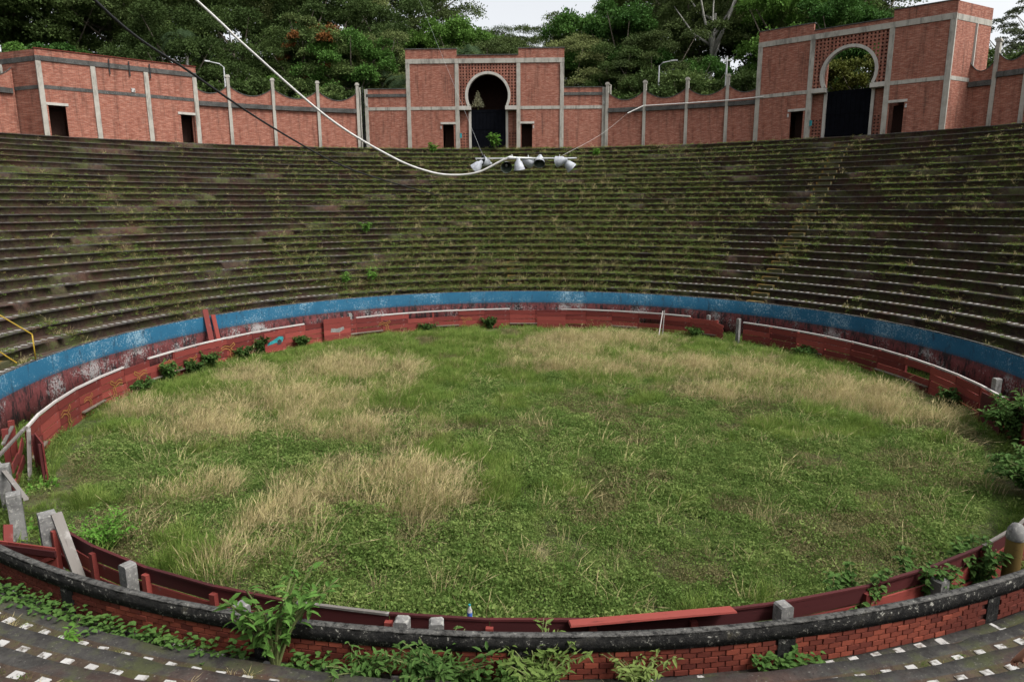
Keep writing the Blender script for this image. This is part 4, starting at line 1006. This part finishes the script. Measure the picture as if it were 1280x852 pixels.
# tufts on the seat rows
SRC2 = asset([clump_blades(16, .2, .12, .012, 1.0, M_LF['moss'], 60), clump_blades(14, .28, .1, .012, .8, M_LF['moss'], 61), clump_leaves(22, .2, .12, .07, .045, M_LF['weed'], 62), clump_blades(14, .16, .14, .012, 1.1, M_LF['grass'], 63), clump_leaves(26, .22, .1, .06, .04, M_LF['weeddull'], 64), clump_blades(14, .3, .1, .011, .9, M_LF['dry'], 65, .3)])
PP = []; 
for k in range(1, NROW+1):
    n = 6500; a = rng.uniform(-.25*np.pi, 1.25*np.pi, n); u = rng.random(n)
    rr = rowr(k, a)+np.where(u < .35, rng.uniform(.0, .12, n), rng.uniform(.25, .85, n)); z = np.full(n, rowz(k)-.01); lo = u > .72; rr = np.where(lo, rowr(k, a)+rng.uniform(-.03, .03, n), rr); z = np.where(lo, rowz(k)-rng.uniform(.1, .48, n), z)
    d = vnoise(a*16, np.full(n, k*.55), 1, 21)*.6+vnoise(a*5, np.full(n, k*.25), 1, 22)*.5+.36*np.exp(-((a-1.6)/.48)**2)-.07*(np.abs(a-1.6) > .65)-.03*(a < .9)
    m = rng.random(n) < np.clip((d-.46)*4.2, .03, .85); PP.append(np.stack([rr*np.cos(a), rr*np.sin(a), z], -1)[m])
PP = np.concatenate(PP); n = len(PP)
scatter('stair_grass', PP, rots(n, .25), rng.uniform(.5, 1.25, n)*(.85+.4*np.exp(-(PP[:, 0]/16)**2)), rng.choice(6, n, p=[.27, .12, .24, .18, .16, .03]), SRC2, label='grass and weed tufts sprouting along the seat rows', cat='grass')
NS = 4200; a = rng.uniform(-2.6, -.5, NS); kk = rng.integers(0, 5, NS); rr = np.array([float(rowr(k_, a_)) for k_, a_ in zip(kk, a)])+rng.uniform(.3, .8, NS); m = vnoise(a*7, kk*.9, 1, 33)+.3*(a < -1.75) > .6
P3 = np.stack([rr*np.cos(a), rr*np.sin(a), np.array([rowz(int(q)) for q in kk])-.012], -1)[m]; n = len(P3)
scatter('step_grass', P3, rots(n), rng.uniform(.2, .5, n), rng.choice([0, 2, 3, 4, 5], n, p=[.4, .05, .15, .25, .15]), SRC2, label='sparse moss and grass between the number plates of the seat rows', cat='grass')

# ------------------------------------------------------------------ single plants
def leaf_mesh(L, Wd, mat, fold=.2):
    V = [(0, 0, 0), (L*.3, Wd*.45, fold*Wd), (L*.65, Wd*.38, fold*Wd*.6), (L, 0, -.12*L), (L*.65, -Wd*.38, fold*Wd*.6), (L*.3, -Wd*.45, fold*Wd), (L*.35, 0, 0), (L*.7, 0, -.03*L)]
    F = [(0, 6, 1), (1, 6, 7, 2), (2, 7, 3), (0, 5, 6), (5, 4, 7, 6), (4, 3, 7)]
    me = bpy.data.meshes.new('leaf'); me.from_pydata(V, [], F); me.materials.append(mat); me.update(); return me
def plant(name, loc, label, cat, h, spread, nst, nlf, L, Wd, mat, seed, sep=False, group=None, stem_mat=None, bush=False):
    g = random.Random(seed); o = empty(name, loc, 0, label=label, cat=cat, group=group); mb = MB(); spots = []
    for i in range(nst):
        a = g.random()*6.28; e = Vector((math.cos(a)*spread*g.uniform(.2, 1), math.sin(a)*spread*g.uniform(.2, 1), h*g.uniform(.6, 1))); m = Vector((e.x*.35, e.y*.35, e.z*.55))
        pts = smooth([(0, 0, -.03), m, e], 5); mb.tube(pts, [.022*h*(1-.07*j) if h < 2 else .02*(1.1-.08*j) for j in range(len(pts))], 5)
        for j in range(nlf//nst):
            t = g.uniform(.15 if bush else .4, 1); q = pts[min(len(pts)-1, int(t*(len(pts)-1)))]; spots.append((q+Vector((g.gauss(0, .05), g.gauss(0, .05), g.gauss(0, .05)))*spread, g.random()*6.28, g.uniform(-.5, .6)))
    mb.build('stem', stem_mat or M_STEM, o)
    lm = leaf_mesh(L, Wd, mat)
    if sep:
        for q, a, p in spots: obj('leaf', lm, o, q, (g.gauss(0, .3), p, a), g.uniform(.7, 1.25))
    else:
        V0 = np.array([v.co for v in lm.vertices]); fs = [tuple(p.vertices) for p in lm.polygons]; VV = []; FF = []
        for q, a, p in spots:
            M = np.array(Matrix.Rotation(a, 3, 'Z') @ Matrix.Rotation(p, 3, 'Y') @ Matrix.Rotation(g.gauss(0, .3), 3, 'X'))*g.uniform(.7, 1.25); b = len(VV); VV += [tuple(M @ v+np.array(q)) for v in V0]; FF += [tuple(b+i for i in f) for f in fs]
        me = bpy.data.meshes.new('foliage'); me.from_pydata(VV, [], FF); me.materials.append(mat); me.update(); obj('foliage', me, o)
    return o
def onrow(k, deg, dr): r = float(rowr(k, R_(deg)))+dr; return (r*math.cos(R_(deg)), r*math.sin(R_(deg)), rowz(k)-.012)
plant('weed_shrub', pol(21.64, -100.6, 1.79), 'tall bright green pointed-leaf shrub growing at the ring wall beside the pillar', 'shrub', 1.75, 1.05, 13, 299, .21, .08, M_LF['fresh'], 1, sep=True)
for i, (k, dg, dr_, h, L, lb) in enumerate(((27, 94.2, -.2, 1.5, .5, 'big-leaved bright plant on the top step before the winged gate'), (26, 102.7, .3, .9, .34, 'small bright plant on the upper rows near the pale cable bend'), (10, 116.3, .3, 1.0, .28, 'lone bright weed halfway up the seat rows'), (3, 124.3, .1, .95, .22, 'bright weed on the lowest rows, the smaller of two above the blue band'), (3, 119.6, .1, 1.15, .24, 'bright weed on the lowest rows, the larger of two above the blue band'), (2, -12.4, .2, 1.3, .22, 'green weed rising above the blue band by the dark red shield'), (25, 80.2, .2, .7, .3, 'small weed on upper rows under the floodlights\' far end'))):
    plant('weed', onrow(k, dg, dr_), lb, 'weed', h*1.15, h*.6, 11, 130, L*1.15, L*.55, M_LF['bright'], 100+i)
plant('bush', (-11.3, -14.3, 0), 'soft bright green bush inside the arena near the leaning grey plank', 'bush', 1.1, 1.15, 26, 1300, .13, .05, M_LF['bright'], 3, bush=True)
plant('bush', (18.7, -6.3, 0), 'big rounded dark green bush growing against the barrier end by the shield', 'bush', 2.1, 1.9, 40, 4200, .24, .12, M_LF['shrub'], 4, bush=True)
plant('bush', (16.2, -11.0, 0), 'dense dark bush sprawling along the inside of the barrier', 'bush', 1.5, 2.0, 40, 4200, .22, .11, M_LF['shrub'], 5, bush=True)
for i, (dg, r, h, lb) in enumerate(((-69.5, 19.3, 1.75, 'leafy vine clump over the barrier next to the concrete post'), (-63.6, 19.35, 1.65, 'leafy vine clump spilling over the barrier, between two other vines'), (-58.6, 19.45, 1.75, 'leafy vine clump over the barrier by the ochre post'), (169.5, 19.05, 1.15, 'leafy vine at the foot of the barrier under a yellow drawing'), (160.5, 19.0, 1.1, 'spreading leafy vine low on the barrier between yellow drawings'), (149, 19.1, 1.25, 'leafy vine climbing the barrier next to the cyan bull shield'), (153, 19.0, .9, 'low leafy vine under the barrier near the cyan bull shield'), (176, 19.0, .7, 'low vine at the foot of the barrier where the white rail is missing'), (98, 19.1, 1.0, 'small vine tuft on the far barrier left of the charred shield'), (29, 19.1, .7, 'low vine at the foot of the dark far barrier'), (164.5, 19.0, .85, 'vine between two larger vines at the foot of the barrier'), (140, 19.05, .8, 'small vine between the cyan bull shield and the taller shield'), (112, 19.1, .7, 'low vine under the far barrier below the white rail'), (52.5, 19.1, .8, 'low vine by the torn opening in the barrier'), (-3, 19.0, .9, 'vine on the dark barrier near the dark red shield'))):
    plant('vine', pol(r, dg, 0), lb.replace(' left of', ' near'), 'vine', h, .75, 18, 1000, .16, .11, M_LF['shrub'], 200+i, bush=True)
for i, (dg, k, dr_, h, sp, n_, lb) in enumerate(((-93.5, 0, .25, .85, .95, 700, 'tangled weeds in front of the brick ring wall, pointed leaves'), (-89.5, 0, .3, .8, .9, 600, 'bushy weeds hiding the ring wall brick below the loose red plank'), (-96.6, 0, .25, .6, .8, 420, 'weeds at the ring wall beside the tall shrub'), (-85.5, 0, .25, .55, .6, 300, 'small weeds at the ring wall foot under the red plank end'))):
    plant('weed_patch', onrow(k, dg, dr_), lb, 'weeds', h, sp, 24, n_, .15, .055, M_LF['weed'] if i % 2 else M_LF['shrub'], 300+i, bush=True)
cl = leaf_mesh(.1, .085, M_LF['shrub']); V0 = np.array([v.co for v in cl.vertices]); fs = [tuple(p.vertices) for p in cl.polygons]; VV = []; FF = []
for i in range(3600):                                 # creeper along the wall foot
    a = random.uniform(-126, -55); dens = vnoise(np.array([a*.35]), np.array([2.]), 1, 50)[0]+(.35 if a < -102 else 0)
    if dens < .55: continue
    wd = .25 if a > -102 else .5; rr_ = 21.54+abs(random.gauss(0, wd*.55)); hgt = max(0, .3-(rr_-21.54)*.5)*random.random()+.03
    if rr_ > 22.3: continue
    q = np.array(pol(rr_, a, (1.8 if rr_ < 22.05 else 2.2)+hgt)); M = np.array(Matrix.Rotation(random.random()*6.28, 3, 'Z') @ Matrix.Rotation(random.uniform(-.5, .3), 3, 'Y'))*random.uniform(.7, 1.4)
    b = len(VV); VV += [tuple(M @ v+q) for v in V0]; FF += [tuple(b+j for j in f) for f in fs]
me = bpy.data.meshes.new('creeper'); me.from_pydata(VV, [], FF); me.materials.append(M_LF['shrub']); me.update()
obj('creeper', me, kind='stuff', label='green creeper leaves along the foot of the ring wall', cat='creeper')
plant('weed', onrow(1, -108.6, .45), 'single bright green weed sprouting between number plates', 'weed', .32, .16, 7, 50, .13, .045, M_LF['bright'], 400)

# ------------------------------------------------------------------ standing person, only a forearm shows in the view
def person():
    pts = {'pelvis': (5.37, -24.62, 4.52, .15), 'waist': (5.38, -24.62, 4.72, .13), 'chest': (5.38, -24.6, 4.96, .15), 'neck': (5.39, -24.57, 5.15, .055), 'head': (5.39, -24.54, 5.27, .09), 'crown': (5.39, -24.55, 5.37, .08),
     'shl': (5.18, -24.64, 5.05, .055), 'ell': (5.06, -24.7, 4.83, .04), 'wrl': (4.965, -24.61, 4.6, .029), 'hdl': (4.945, -24.585, 4.51, .034),
     'shr': (5.57, -24.6, 5.04, .055), 'elr': (5.64, -24.66, 4.78, .042), 'wrr': (5.66, -24.58, 4.54, .029), 'hdr': (5.66, -24.56, 4.46, .036),
     'hipl': (5.28, -24.62, 4.45, .095), 'knl': (5.27, -24.58, 4.08, .07), 'anl': (5.27, -24.62, 3.75, .048), 'tol': (5.25, -24.46, 3.7, .035),
     'hipr': (5.47, -24.62, 4.45, .095), 'knr': (5.49, -24.58, 4.08, .07), 'anr': (5.5, -24.62, 3.75, .048), 'tor': (5.51, -24.46, 3.7, .035)}
    ed = [('pelvis', 'waist'), ('waist', 'chest'), ('chest', 'neck'), ('neck', 'head'), ('head', 'crown')]
    for s in 'lr': ed += [('chest', 'sh'+s), ('sh'+s, 'el'+s), ('el'+s, 'wr'+s), ('wr'+s, 'hd'+s), ('pelvis', 'hip'+s), ('hip'+s, 'kn'+s), ('kn'+s, 'an'+s), ('an'+s, 'to'+s)]
    for s in 'lr':
        hx, hy, hz, _ = pts['hd'+s]
        for i, (dx, dy, l) in enumerate(((-.03, .012, .06), (-.012, .02, .075), (.008, .022, .08), (.026, .016, .07))):
            pts['f%s%d' % (s, i)] = (hx+dx, hy+dy+.02, hz-.03, .011); pts['g%s%d' % (s, i)] = (hx+dx*1.1, hy+dy+.03, hz-.03-l*.6, .0095); pts['h%s%d' % (s, i)] = (hx+dx*1.1, hy+dy+.015, hz-.03-l, .008)
            ed += [('hd'+s, 'f%s%d' % (s, i)), ('f%s%d' % (s, i), 'g%s%d' % (s, i)), ('g%s%d' % (s, i), 'h%s%d' % (s, i))]
        pts['t'+s] = (hx+.045, hy-.01, hz-.01, .012); pts['u'+s] = (hx+.055, hy+.01, hz-.05, .009); ed += [('hd'+s, 't'+s), ('t'+s, 'u'+s)]
    nm = list(pts); me = bpy.data.meshes.new('person'); me.from_pydata([pts[n][:3] for n in nm], [(nm.index(a), nm.index(b)) for a, b in ed], [])
    o = bpy.data.objects.new('person', me); COL.objects.link(o)
    bm = bmesh.new(); bm.from_mesh(me); ly = bm.verts.layers.skin.verify(); bm.verts.ensure_lookup_table()
    for i, n in enumerate(nm): bm.verts[i][ly].radius = (pts[n][3],)*2; bm.verts[i][ly].use_root = n == 'pelvis'
    bm.to_mesh(me); bm.free()
    sk_ = o.modifiers.new('skin', 'SKIN'); sk_.use_smooth_shade = True; ss = o.modifiers.new('sub', 'SUBSURF'); ss.levels = ss.render_levels = 2
    dg = bpy.context.evaluated_depsgraph_get(); nme = bpy.data.meshes.new_from_object(o.evaluated_get(dg)); bpy.data.objects.remove(o)
    nme.materials.clear()
    for m in (m_plain('skin', (.36, .17, .11), .55, .1), m_plain('pale_denim', (.28, .33, .4), .85, .2), m_plain('white_shirt', (.55, .55, .55), .85, .1), m_plain('dark_hair', (.02, .015, .012), .6)): nme.materials.append(m)
    for p in nme.polygons:
        c = p.center; arm = min((Vector(pts[a][:3]).lerp(Vector(pts[b][:3]), t)-c).length for a, b in (('ell', 'wrl'), ('wrl', 'hdl'), ('elr', 'wrr'), ('wrr', 'hdr'), ('hdl', 'gl1'), ('hdr', 'gr1')) for t in (0, .5, 1))
        leg = min((Vector(pts[a][:3]).lerp(Vector(pts[b][:3]), t)-c).length for a, b in (('hipl', 'knl'), ('knl', 'anl'), ('hipr', 'knr'), ('knr', 'anr'), ('pelvis', 'hipl'), ('pelvis', 'hipr')) for t in (0, .25, .5, .75, 1))
        p.material_index = 0 if (arm < .075 and arm < leg+.02) or 5.13 < c.z < 5.31 else 3 if c.z >= 5.31 else 1 if leg < .14 and c.z < 4.62 else 2
        p.use_smooth = True
    o = bpy.data.objects.new('person', nme); link(o); tag(o, 'person in pale jeans standing on the steps with one bare forearm hanging down', 'person')
person()
